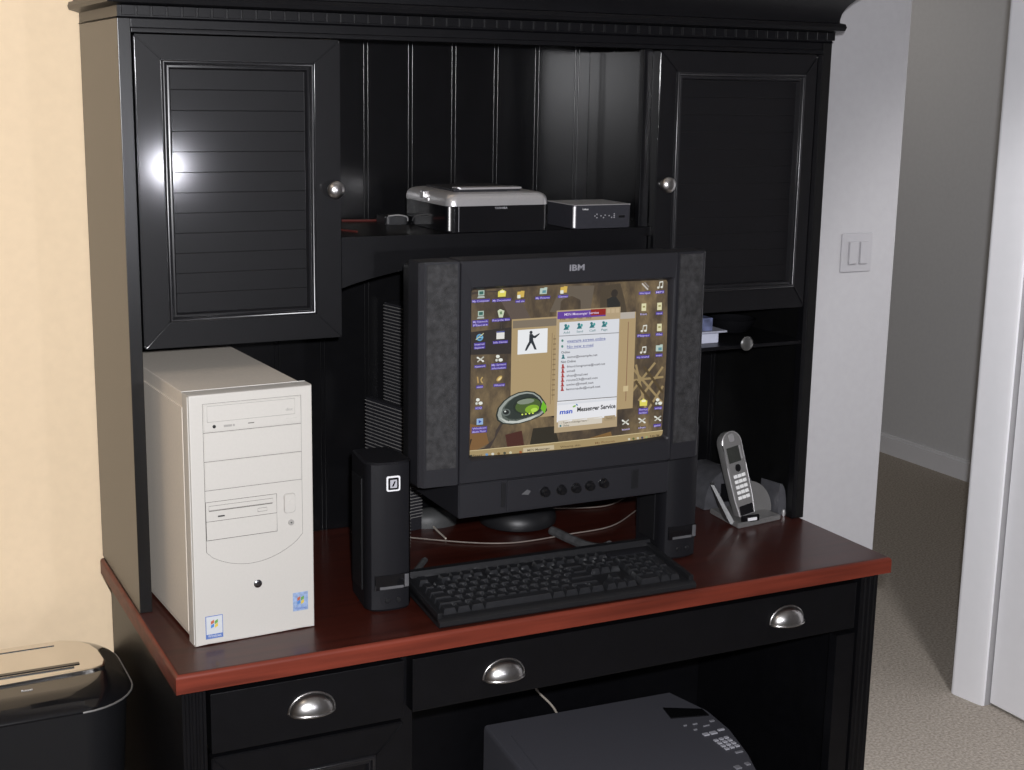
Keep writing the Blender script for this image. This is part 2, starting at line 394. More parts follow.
# front bezel with chamfered left edge and bowed lower edge
b = B()
def fb(y, ins, zt_): 
    pts = [(ins, 0 + ins)]
    for k in range(1, 10): u = k / 10; pts.append((ins + (W_ - 2 * ins) * u, ins - .0012 * math.sin(PI * u) + .0012))
    pts += [(W_ - ins, ins), (W_ - ins, zt_ - ins), (ins, zt_ - ins)]
    return XZ(pts, y)
loft(b, [fb(.030, 0, Hh), fb(.004, 0, Hh), fb(.0008, .0012, Hh), fb(0, .004, Hh)])
bez = TW('front_bezel', b, M_case, smooth=35)
b = B(); box(b, -.0006, .0004, .004, .008, .003, Hh - .003); box(b, -.0003, W_, .0295, .0305, Hh - .002, Hh + .0005, .0); TW('bezel_line', b, mat('case_highlight', (.72, .71, .68), .35, noise=(30, .02)), bez)  # pale strips painted as highlights along the left edge and top joint
def seam(b, pts, y=-.0002, r=.00035, closed=False):
    tube(b, [(p[0], y, p[1]) for p in (pts + pts[:1] if closed else pts)], r, 5)
def rc(x0, x1, z0, z1): return [(x0, z0), (x1, z0), (x1, z1), (x0, z1)]
# coordinates relative to tower: x = world-.05, z = world-.762
b = B()
seam(b, rc(.020, .167, .234, .361), closed=True); seam(b, [(.020, .319), (.167, .319)]); seam(b, [(.020, .2765), (.167, .2765)])
seam(b, [(.020, .234), (.020, .142)]); seam(b, [(.167, .234), (.167, .151)], r=.0002)
arc = [(.020, .142)]
for k in range(1, 16):
    u = k / 16; arc.append((.020 + .147 * u, .142 + (.151 - .142) * u - .030 * math.sin(PI * u) ** .7))
seam(b, arc + [(.167, .151)], r=.00025)
TW('bezel_line', b, M_seam, bez)
# optical drive
b = B(); box(b, .0215, .1655, -.0012, .004, .3205, .3595, .0006); od = TW('optical_drive', b, M_case)
b = B(); seam(b, rc(.026, .157, .3345, .3575), y=-.0014, r=.0003, closed=True); TW('disc_tray', b, mat('soft_seam', (.30, .29, .27), .8, noise=(50, .1)), od)
b = B(); lathe(b, [(.0025, 0), (.0025, -.0008), (.001, -.0009)], 16, T(.036, -.001, .3275) @ RX(-90)); TW('headphone_jack', b, mat('jack_black', (.02, .02, .02), .4, noise=(50, .1)), od)
b = B(); box(b, .050, .062, -.0022, -.001, .3255, .3285, .0004); box(b, .0635, .066, -.002, -.001, .3255, .3285); TW('volume_wheel', b, mat('case_grey', (.33, .32, .3), .5, noise=(50, .05)), od)
b = B(); box(b, .086, .095, -.0017, -.001, .3270, .3282); TW('activity_light', b, M_seam, od)
b = B(); box(b, .142, .160, -.002, -.001, .3235, .3285, .0005); TW('eject_button', b, M_case, od)
b = B(); text_on_front(b, 'disc', .006, .143, -.0014, .340, .011); TW('drive_lettering', b, MATS['case_grey'], od)
for z0, z1 in ((.2778, .3178), (.2352, .2752)):
    b = B(); box(b, .0215, .1655, -.0008, .004, z0, z1, .0005); TW('drive_bay_cover', b, M_case)
# floppy drive
b = B(); box(b, .0205, .127, -.001, .004, .160, .217, .0005); fd = TW('floppy_drive', b, M_case)
b = B(); seam(b, rc(.0205, .127, .160, .217), y=-.0012, closed=True, r=.0004); seam(b, [(.0205, .1880), (.127, .1880)], y=-.0012)
seam(b, [(.025, .2035), (.120, .2035)], y=-.0012, r=.0005); seam(b, rc(.025, .121, .2045, .2110), y=-.0012, closed=True, r=.00025); seam(b, rc(.098, .112, .1935, .1985), y=-.0012, closed=True, r=.00025)
TW('drive_seam', b, M_seam, fd)
b = B(); box(b, .038, .048, -.0016, -.0008, .1935, .1955); TW('activity_light', b, MATS['jack_black'], fd)
# power button, reset, badge
b = B(); prism_xz(b, rrect(.139, .155, .186, .214, .004), -.0025, .002, .0006); lathe(b, [(.0035, 0), (.0035, -.0012), (.001, -.0014)], 16, T(.147, -.0022, .201) @ RX(-90)); TW('power_button', b, M_case)
b = B(); seam(b, rrect(.1382, .1558, .1852, .2148, .0045), closed=True, r=.0003); TW('button_seam', b, MATS['soft_seam'])
b = B(); lathe(b, [(.0045, .001), (.0045, -.001), (.0038, -.0016), (.001, -.0016)], 20, T(.149, 0, .170) @ RX(-90)); rb = TW('reset_button', b, MATS['case_grey'])
b = B(); lathe(b, [(.0012, -.001), (.0010, -.0022)], 10, T(.149, 0, .170) @ RX(-90)); TW('indicator_dot', b, MATS['jack_black'], rb)
b = B(); lathe(b, [(.0062, .001), (.0062, -.001), (.005, -.002), (.003, -.0024), (.001, -.0025)], 24, T(.096, 0, .083) @ RX(-90)); TW('round_badge', b, mat('badge_chrome', (.28, .28, .30), .25, metal=1., noise=(150, .5)))
# stickers
M_sb = mat('sticker_blue', (.10, .17, .42), .4, noise=(60, .05)); M_sw = mat('sticker_white', (.54, .56, .58), .4, noise=(60, .03)); M_slb = mat('sticker_light_blue', (.27, .36, .55), .4, noise=(200, .25))
cols = [mat('flag_red', (.45, .12, .06), .4, noise=(40, .05)), mat('flag_green', (.14, .33, .08), .4, noise=(40, .05)), mat('flag_blue', (.08, .22, .52), .4, noise=(40, .05)), mat('flag_yellow', (.65, .48, .08), .4, noise=(40, .05))]
def sticker(x0, x1, z0, z1, blue):
    b = B(); box(b, x0, x1, -.0004, .001, z0, z1); st = TW('sticker', b, M_sb if not blue else M_slb)
    if not blue:
        b = B(); box(b, x0 + .001, x1 - .001, -.0007, 0, z0 + .007, z1 - .001); TW('sticker_field', b, M_sw, st)
    cx, cz, r = (x0 + x1) / 2, z1 - .0125, .0052
    b = B()
    for i, (dx, dz) in enumerate(((-1, 1), (1, 1), (-1, -1), (1, -1))):
        x, z = cx + dx * r * .55, cz + dz * r * .55; k = r * .45; sk = .0012
        nb = B(); loft(nb, [[(x - k, -.0012, z - k - sk), (x + k, -.0012, z - k + sk), (x + k, -.0012, z + k + sk), (x - k, -.0012, z + k - sk)], [(x - k, -.0005, z - k - sk), (x + k, -.0005, z - k + sk), (x + k, -.0005, z + k + sk), (x - k, -.0005, z + k - sk)]]); merge(b, nb, i)
    TW('flag_emblem', b, cols, st)
    b = B(); text_on_front(b, 'Windows', .006, x0 + .003, -.0007, z0 + .0022, (x1 - x0) - .006); TW('sticker_lettering', b, M_sw if not blue else M_sb, st)
sticker(.0155, .0415, .010, .045, False); sticker(.150, .174, .030, .059, True)
for x in (.02, .155):
    for y in (.06, .32): b = B(); box(b, x, x + .012, y, y + .02, .0, .005); TW('case_foot', b, M_bp2)

# ------------------------------------------------------------------ speaker towers
def speaker(loc, rz, label, logo):
    t = thing('computer_speaker', loc, label, 'speaker', rz=rz, group='black tower speakers beside the monitor', world=False)
    w, d, h = .076, .100, .240
    def outline(s=0., y0=0.):
        # front convex
        pts = []
        for k in range(11):
            u = -1 + 2 * k / 10; pts.append((u * (w / 2 - s) * 1.0, s + y0 + .010 * (abs(u) ** 2.6) + (0.010 if abs(u) > .99 else 0)))
        pts += [(w / 2 - s - .006, d - s), (-(w / 2 - s - .006), d - s)]
        return pts
    b = B(); loft(b, [XY(outline(.003), 0), XY(outline(0), .004), XY(outline(.0), h - .003), XY(outline(.003), h)])
    body = obj('speaker_body', b, M_spk, t, world=False, smooth=35)
    b = B(); box(b, -w / 2 - .0008, -w / 2 + .002, .030, d - .02, .03, h - .03, .0006); obj('side_trim', b, M_bp2, body, world=False)
    # volume slot recess and lower control strip
    b = B(); box(b, -.026, .030, -.0005, .006, .036, .060, .001); sl = obj('recessed_slot', b, M_glossblack, t, world=False)
    b = B(); box(b, -.019, .020, -.0022, .002, .037, .0415, .0008); box(b, .0215, .0285, -.0022, .002, .038, .059, .001); obj('slot_lip', b, mat('worn_grey_plastic', (.09, .09, .095), .4, noise=(60, .2)), sl, world=False)
    for x in (-.006, .012):
        b = B(); lathe(b, [(.0042, .004), (.0042, -.0015), (.0034, -.0025), (.001, -.0026)], 16, T(x, .001, .018) @ RX(-90)); obj('control_button', b, M_bp2, t, world=False)
    if logo:
        b = B(); zc = .207
        prism_xz(b, rrect(-.008, .014, zc - .012, zc + .012, .003), -.0016, .003, .0, 0)
        prism_xz(b, rrect(-.0055, .0115, zc - .0095, zc + .0095, .002), -.0022, .003, .0, 1)
        prism_xz(b, rrect(-.0025, .0085, zc - .0065, zc + .0065, .0005), -.0028, .003, .0, 2)
        prism_xz(b, [(0, zc - .004), (.003, zc - .004), (.0062, zc + .004), (.004, zc + .004)], -.0032, .003, 0, 1)
        obj('square_emblem', b, [M_white, M_glossblack, mat('emblem_grey', (.42, .42, .46), .4, noise=(30, .05))], t, world=False, label='white framed square emblem')
    return t
speaker((.3638, .112, ZT), math.radians(-3), 'black tower speaker between the beige computer and the keyboard, white square emblem near top', True)
speaker((.9215, .1455, ZT), 0, 'black tower speaker under the right edge of the monitor, left of the silver phone', False)

# ------------------------------------------------------------------ CRT monitor
mon = thing('crt_monitor', (.66, .30, ZT), 'large charcoal tube monitor with a lit desktop screen and side wings', 'monitor')
YM = .090
def MO(name, b, m, par=None, **k): return obj(name, b, m, par or mon, **k)
# bezel ring
ox = (.467, .8555, .9605, 1.311); ix = (.4875, .8475, .9990, 1.2668)
b = B(); r = .006
def ring(e, y, base=ox, r=.004): return XZ(rrect(base[0] + e, base[1] - e, base[2] + e, base[3] - e, r), y)
loft(b, [ring(0, YM + .048), ring(0, YM + .003), ring(.002, YM), ring(-.003, YM + .0005, ix, .005), ring(-.0005, YM + .003, ix, .005), ring(.003, YM + .012, ix, .005), ring(.004, YM + .022, ix, .005)], False, False)
bz = MO('bezel', b, M_bp, smooth=35)
# wings
for sgn, xi, xo in ((-1, .4668, .4035), (1, .8557, .9175)):
    b = B(); yb_, yo = YM, YM + (.004 if sgn < 0 else .006)
    pts = [(xi, YM + .0015), (xo - sgn * .008, yo), (xo, yo + .008), (xo, YM + .052), (xi, YM + .052)]
    prism_xy(b, pts, .9605, 1.3095, .0012); wg = MO('speaker_wing', b, M_bp, smooth=30)
    b = B(); g0, g1 = xi + sgn * .004, xo - sgn * .010
    q = lambda x: YM + .0015 + (yo - YM - .0015) * abs(x - xi) / abs(xo - sgn * .008 - xi)
    pts = [(g0, q(g0) - .0018), (g1, q(g1) - .0018), (g1, q(g1) + .004), (g0, q(g0) + .004)]
    prism_xy(b, pts, .989, 1.306, .0008); MO('speaker_grille', b, M_grille, wg, label='mottled grey speaker grille')
# rear housing
b = B(); lp = []
for (y, x0, x1, z0, z1, r) in ((.137, .438, .866, .966, 1.298, .02), (.17, .45, .862, .966, 1.290, .02), (.23, .50, .83, .972, 1.242, .03), (.30, .575, .80, 1.00, 1.20, .03), (.34, .615, .79, 1.05, 1.19, .03), (.43, .625, .785, 1.055, 1.18, .03)):
    lp.append(XZ(rrect(x0, x1, z0, z1, r), y))
loft(b, lp); MO('rear_housing', b, M_bp2, smooth=50)
b = B(); loft(b, [XZ(rrect(.4045, .437, .970, 1.3035, .008), .1423), XZ(rrect(.405, .437, .970, 1.3025, .008), .165), XZ(rrect(.412, .437, .974, 1.2965, .008), .176)])
MO('side_housing', b, M_bp2)
b = B(); loft(b, [XZ(rrect(.868, .9165, 1.03, 1.3035, .008), .1423), XZ(rrect(.868, .9165, 1.03, 1.3025, .008), .165), XZ(rrect(.868, .909, 1.034, 1.2965, .008), .176)])
MO('side_housing', b, M_bp2)
# control chassis under bezel
b = B(); prism_xz(b, rc(.469, .8545, .9045, .9600), YM + .004, .300, .0015)
ch = MO('control_panel', b, M_bp)
b = B(); box(b, .553, .8540, YM + .0015, YM + .006, .9075, .9585, .0012); MO('panel_fascia', b, M_bp, ch)
b = B(); box(b, .543, .5505, YM + .0022, YM + .006, .915, .955, .0008); MO('panel_slot', b, M_bp2, ch)
b = B(); box(b, .782, .795, YM + .0002, YM + .004, .919, .951, .0008); MO('panel_slot', b, M_bp2, ch)
b = B(); prism_xz(b, [(.578, .933), (.590, .931), (.594, .937), (.588, .940)], YM + .0004, YM + .003); MO('power_light', b, MATS['worn_grey_plastic'], ch)
for x, z in ((.6195, .9325), (.6495, .9325), (.6765, .9325), (.702, .9335), (.728, .935)):
    b = B(); lathe(b, [(.0088, .001), (.0088, -.001), (.0074, -.0016), (.0072, -.0012), (.0068, -.0085), (.0058, -.0100), (.001, -.0104)], 24, T(x, YM + .0015, z) @ RX(-90)); MO('dial', b, M_glossblack, ch)
# stand
b = B(); Cs = (.752, .448)
lathe(b, [(.064, .0), (.072, .004), (.074, .012), (.071, .024), (.062, .034), (.055, .037), (.04, .045), (.034, .1), (.034, .30)], 40, T(Cs[0], Cs[1], ZT)); 
box(b, .715, .790, .26, .45, .915, .955, .01)
MO('swivel_stand', b, M_bp2, smooth=40)
b = B(); text_on_front(b, 'IBM', .0135, .654, YM - .0006, 1.2880, .0265, bold=.00035); MO('brand_lettering', b, mat('badge_grey', (.30, .30, .33), .35, metal=.3, noise=(40, .05)), bz)
# --- screen picture
Y0 = YM + .0135
PX = ((471, 291), (667, 280), (666, 442), (471, 460))
def S(px, py):
    """inverse bilinear of the screen quad -> u right, v down"""
    u = (px - 470) / 197.
    for _ in range(6):
        top = 287.7 - 8.2 * u; bot = 455 - 18.5 * u; v = (py - top) / (bot - top)
        xl, xr_ = 470 + 2 * v, 667.5 - .5 * v; u = (px - xl) / (xr_ - xl)
    # widening of near side: perspective correction
    return u, v
def P3(u, v, lay=0):
    up = u - 0.025 * u * (1 - u); ee = min(1, 8 * u, 8 * (1 - u)) * min(1, 8 * v, 8 * (1 - v))
    bul = .007 * (1 - (2 * u - 1) ** 2) + .004 * (1 - (2 * v - 1) ** 2)
    x = ix[0] + (ix[1] - ix[0]) * up - .5 * bul * ee; z = ix[3] - (ix[3] - ix[2]) * v + .22 * bul * ee
    return (x, Y0 - bul - lay * .00022, z)
SM = []; SI = {}
def em(rgb, st=1.):
    k = ('scr', tuple(rgb))
    if k not in SI:
        l = lin(rgb); m = bpy.data.materials.new('screen_colour'); m.use_nodes = True; bb = m.node_tree.nodes['Principled BSDF']
        bb.inputs['Base Color'].default_value = (.01, .01, .01, 1); bb.inputs['Roughness'].default_value = .22
        bb.inputs['Emission Color'].default_value = (*l, 1); bb.inputs['Emission Strength'].default_value = st
        SM.append(m); SI[k] = len(SM) - 1
    return SI[k]
# wallpaper material
wm = bpy.data.materials.new('wallpaper_picture'); wm.use_nodes = True; nt = wm.node_tree; bb = nt.nodes['Principled BSDF']
bb.inputs['Base Color'].default_value = (.01, .01, .01, 1); bb.inputs['Roughness'].default_value = .22; bb.inputs['Emission Strength'].default_value = 1
tc = nt.nodes.new('ShaderNodeTexCoord'); mp = nt.nodes.new('ShaderNodeMapping'); mp.inputs['Scale'].default_value = (16, 1, 9); mp.inputs['Rotation'].default_value = (0, .6, 0)
nz = nt.nodes.new('ShaderNodeTexNoise'); nz.inputs['Scale'].default_value = 1; nz.inputs['Detail'].default_value = 8; nz.inputs['Roughness'].default_value = .65
rp = nt.nodes.new('ShaderNodeValToRGB'); e = rp.color_ramp.elements; e[0].position = .32; e[0].color = (*lin((48, 42, 38)), 1); e[1].position = .72; e[1].color = (*lin((150, 128, 92)), 1)
q = e.new(.47); q.color = (*lin((78, 66, 52)), 1); q = e.new(.58); q.color = (*lin((108, 92, 68)), 1)
nt.links.new(tc.outputs['Object'], mp.inputs[0]); nt.links.new(mp.outputs[0], nz.inputs['Vector']); nt.links.new(nz.outputs[0], rp.inputs[0]); nt.links.new(rp.outputs[0], bb.inputs['Emission Color'])
SM.append(wm)
sb = B()
def grid_uv(u0, u1, v0, v1, mi, lay, n=12, m=10):
    vs = [[sb.verts.new(P3(u0 + (u1 - u0) * i / n, v0 + (v1 - v0) * j / m, lay)) for i in range(n + 1)] for j in range(m + 1)]
    for j in range(m):
        for i in range(n):
            f = sb.faces.new((vs[j][i], vs[j][i + 1], vs[j + 1][i + 1], vs[j + 1][i])); f.material_index = mi; f.smooth = True
def rect(px0, py0, px1, py1, rgb, lay):
    """window-like rectangle given by its top-left and bottom-right photo corners"""
    u0, v0 = S(px0, py0); u1, v1 = S(px1, py1); n = max(1, int((u1 - u0) * 14)); m = max(1, int((v1 - v0) * 12))
    grid_uv(u0, u1, v0, v1, em(rgb), lay, n, m)
def poly(pts, rgb, lay):
    f = sb.faces.new([sb.verts.new(P3(*S(*p), lay)) for p in pts]); f.material_index = em(rgb)
def ell(cx, cy, rx, ry, rgb, lay, n=14, rot=0.):
    poly([(cx + rx * math.cos(a) * math.cos(rot) - ry * math.sin(a) * math.sin(rot), cy + rx * math.cos(a) * math.sin(rot) + ry * math.sin(a) * math.cos(rot)) for a in [2 * PI * k / n for k in range(n)]], rgb, lay)
def line(x0, y0, x1, y1, wd, rgb, lay):
    n = int(math.hypot(x1 - x0, y1 - y0) // 9) + 1
    if n > 1:
        for k in range(n): line(x0 + (x1 - x0) * k / n, y0 + (y1 - y0) * k / n, x0 + (x1 - x0) * (k + 1) / n, y0 + (y1 - y0) * (k + 1) / n, wd, rgb, lay)
        return
    d = Vector((x1 - x0, y1 - y0)); nrm = Vector((-d.y, d.x)).normalized() * wd / 2
    poly([(x0 + nrm.x, y0 + nrm.y), (x1 + nrm.x, y1 + nrm.y), (x1 - nrm.x, y1 - nrm.y), (x0 - nrm.x, y0 - nrm.y)], rgb, lay)
def txt(s, px, py, hpx, wpx, rgb, lay, slant=0., bold=.012):
    nb = textmesh(s, 1., 0., bold); bmesh.ops.triangulate(nb, faces=nb.faces[:])
    xs = [v.co.x for v in nb.verts]; x0, x1 = min(xs), max(xs); hh = .72
    u0, v0 = S(px, py); u1, _ = S(px + wpx, py - wpx * .06); _, v1 = S(px, py - hpx); mi = em(rgb)
    mpv = {v: sb.verts.new(P3(u0 + (u1 - u0) * (v.co.x - x0) / (x1 - x0) + slant * v.co.y * (u1 - u0) * .05, v0 + (v1 - v0) * v.co.y / hh, lay)) for v in nb.verts}
    for f in nb.faces:
        try: g = sb.faces.new([mpv[v] for v in f.verts]); g.material_index = mi
        except ValueError: pass
    nb.free()
grid_uv(0, 1, 0, 1, 0, 0, 24, 18)
# broad wallpaper shapes: dark rock at left, pale column, earth at the right
poly([(471, 292), (500, 290), (502, 330), (508, 360), (506, 420), (490, 452), (472, 455)], (62, 53, 48), 1)
poly([(472, 330), (512, 326), (512, 352), (472, 352)], (48, 42, 40), 2)
poly([(548, 312), (556, 290), (566, 286), (590, 286), (588, 312)], (98, 88, 76), 1)
poly([(500, 300), (520, 300), (530, 318), (512, 320)], (90, 78, 70), 1)
poly([(596, 287), (616, 284), (622, 300), (626, 318), (598, 318)], (72, 62, 48), 1)
poly([(604, 300), (612, 296), (618, 304), (616, 318), (606, 318)], (38, 38, 36), 2); ell(611, 294, 3.4, 4, (46, 40, 34), 2)
for (a, bq, c, d_) in ((633, 368, 664, 402), (640, 400, 663, 366), (632, 392, 655, 362), (636, 364, 648, 410), (648, 412, 664, 385), (630, 380, 664, 376)): line(a, bq, c, d_, 2.2, (150, 130, 92), 1)
for (a, bq, c, d_) in ((636, 380, 660, 410), (644, 366, 664, 392)): line(a, bq, c, d_, 2.4, (78, 64, 42), 2)
poly([(472, 420), (488, 424), (492, 440), (480, 447), (472, 447)], (120, 88, 52), 2)
poly([(474, 436), (560, 412), (630, 440), (620, 446), (474, 455)], (36, 30, 26), 2)
poly([(535, 426), (556, 424), (560, 442), (530, 446)], (44, 40, 30), 3); poly([(508, 432), (524, 428), (526, 446), (510, 448)], (70, 36, 28), 3)
poly([(590, 436), (612, 430), (614, 441), (592, 446)], (122, 92, 52), 3)
# settings window behind
rect(511.5, 318.5, 634, 407, (168, 146, 108), 4); rect(512.5, 320, 555, 325, (122, 110, 94), 5); rect(618, 313, 633, 318.5, (176, 168, 158), 5)
rect(517.5, 329, 546.5, 351, (228, 230, 232), 5)
# walking figure with a rifle, plain silhouette
fg = (40, 46, 52)
ell(530.2, 331.4, 1.5, 1.7, fg, 6); poly([(528.6, 333), (532, 333), (532.6, 340), (528.4, 341)], fg, 7)
poly([(528.6, 340), (531.5, 340), (528.6, 345), (526.4, 349), (524.6, 349), (526.5, 344)], fg, 6); poly([(529.5, 340), (532.6, 339.5), (534.5, 344), (536, 348), (533.8, 348), (532, 344)], fg, 8)
poly([(531.4, 333.6), (533.5, 334.6), (538.2, 332), (538.4, 333), (536, 335.4), (534, 337), (531.5, 336.4)], fg, 9)
line(551, 332, 551, 402, .6, (135, 116, 86), 5); line(626.5, 322, 626.5, 400, .7, (128, 96, 72), 5); line(553, 398, 553, 334, .5, (140, 120, 88), 5)
for k in range(12): line(552, 338 + k * 5, 555, 337.8 + k * 5, 1.2, (128, 110, 82), 6)
rect(623.5, 385, 628.5, 390, (196, 178, 138), 6)
# messenger window in front
rect(554.5, 310.5, 618, 425, (172, 152, 120), 8); rect(555.3, 311.8, 603, 316.2, (96, 62, 150), 9); rect(588, 309.6, 603, 314.8, (140, 34, 28), 10)
for k in range(3): rect(604.2 + k * 4.4, 309.2 - k * .2, 607.6 + k * 4.4, 313.2 - k * .2, (186, 166, 134), 9)
txt('MSN Messenger Service', 562, 315.4, 2.4, 34, (214, 200, 226), 11)
for s, x in (('File', 558), ('View', 566), ('Tools', 574.5), ('Help', 583.5)): txt(s, x, 319.8 - (x - 558) * .05, 2.0, 5.4, (96, 80, 60), 9)
rect(557.5, 322, 617, 398.5, (212, 214, 220), 9); rect(557.5, 399.5, 617, 415, (226, 226, 230), 9)
line(557.5, 335.2, 617, 332.4, .7, (130, 130, 135), 10); line(557.5, 399.2, 617, 395.4, .8, (110, 108, 108), 10)
teal = (44, 112, 118)
for x, y, s in ((564, 326.5, 'Add'), (577, 325.6, 'Send'), (589.5, 324.8, 'Call'), (601.5, 324, 'Page')):
    ell(x - .4, y - 1.6, 1.4, 1.4, teal, 10); poly([(x - 2.6, y + 2.8), (x - 1, y - .4), (x + 1.2, y - .4), (x + 2.8, y + 2.4)], teal, 11); ell(x + 2.2, y - .8, 1.1, 1.5, (70, 150, 150), 12)
    txt(s, x - 2.5, y + 6.4, 2.1, 6.2, (90, 130, 135), 10)
for k, s in enumerate(('example screen online', 'No new e-mail')):
    w2 = 38 if k == 0 else 26; y = 341.2 + k * 5.6
    ell(560.8, y - 1.6, 1.1, 1.3, (80, 130, 120), 10); txt(s, 565.5, y, 2.5, w2, (70, 84, 150), 10); line(565.5, y + .7, 565.5 + w2, y + .7 - w2 * .065, .4, (90, 100, 165), 11)
txt('Online', 560, 352.3, 2.4, 8.5, (60, 60, 62), 10); txt('Not Online', 560, 361.6, 2.4, 14.5, (60, 60, 62), 10)
def buddy(y, wd, c, s):
    ell(561.9, y - 2.6, 1.0, 1.1, c, 10); poly([(560.2, y + .6), (561.3, y - 1.8), (562.7, y - 1.8), (563.9, y + .4)], c, 11); txt(s, 566, y, 2.3, wd, (86, 84, 90), 10)
buddy(356.8, 30, teal, 'name@example.net')
for k, (wd, s) in enumerate(((38, 'friend.longname@mail.net'), (8, 'small'), (21, 'shop@mail.net'), (31, 'route23@mail.net'), (27, 'swim@mail.net'), (34, 'lemonade@mail.net'))):
    buddy(366.2 + k * 4.45, wd, (160, 52, 48), s)
txt('msn', 560.2, 412.0, 4.6, 12.5, (28, 74, 190), 10, 1.2, .03)
ell(574.5, 404.3, 1.8, .9, (120, 170, 60), 10, 8, -.5); ell(577, 402.8, 1.2, .7, (60, 120, 170), 11, 8, .8)
txt('Messenger Service', 577.5, 409.6, 4.4, 38.5, (26, 26, 30), 10, 0, .03)
rect(559, 418.6, 603, 421.4, (206, 198, 184), 9); txt('- Type a message here -', 562, 421.6, 2.0, 27, (110, 100, 90), 10); rect(605, 414.5, 616, 418.5, (160, 142, 112), 9)
txt('Send', 607, 417.6, 1.8, 6, (120, 104, 82), 10); ell(561.5, 423.7, 1, 1, teal, 9); txt('Online', 564, 424.4, 2, 6, (90, 80, 66), 9)
# media player oval, silver and green
def blob(sc, rgb, lay, dx=0, dy=0):
    base = [(499, 412), (500.5, 405), (506, 398), (512, 393.5), (519, 390.4), (527, 389), (534, 390), (540, 394), (545, 401), (546.5, 408), (541, 413), (533, 416.5), (524, 419.5), (514, 421), (505, 420), (500.5, 416.8)]
    c = (522, 405); poly([(c[0] + (x - c[0]) * sc + dx, c[1] + (y - c[1]) * sc + dy) for x, y in base], rgb, lay)
blob(1.05, (40, 46, 40), 12); blob(.98, (150, 156, 150), 13); blob(.86, (84, 92, 86), 14, .8, -.4); blob(.80, (44, 52, 48), 15, 1.6, -1.4)
poly([(543, 398), (547, 404), (545, 411), (541, 406)], (110, 180, 40), 16)
ell(528, 402.5, 14, 8.6, (36, 44, 38), 17, 20, -.18); ell(528.4, 402.8, 12.4, 7.2, (72, 92, 46), 18, 20, -.18); ell(532.5, 406, 7.0, 4.0, (128, 168, 44), 19, 16, -.2); ell(534.5, 407, 3.4, 2.0, (176, 212, 80), 20, 12, -.2); ell(526, 398.6, 8.5, 2.6, (126, 136, 120), 20, 14, -.14)
ell(507.4, 409.2, 4.4, 3.6, (96, 104, 100), 16, 14); ell(507.4, 409, 3, 2.4, (30, 34, 34), 17, 12); ell(506.5, 408.2, 1, .9, (200, 206, 200), 18, 8)
poly([(501, 414), (508, 417.4), (518, 418), (530, 414.6), (540, 411), (532, 416.6), (520, 420), (508, 419.8)], (190, 194, 188), 16)
for k in range(6): ell(510 + k * 3.4, 417.4 - k * .5, .8, .7, (60, 66, 62), 17, 8)
for k in range(4): ell(523 + k * 3.4, 411.4 - k * .4, .9, .8, (206, 226, 90), 21, 8)
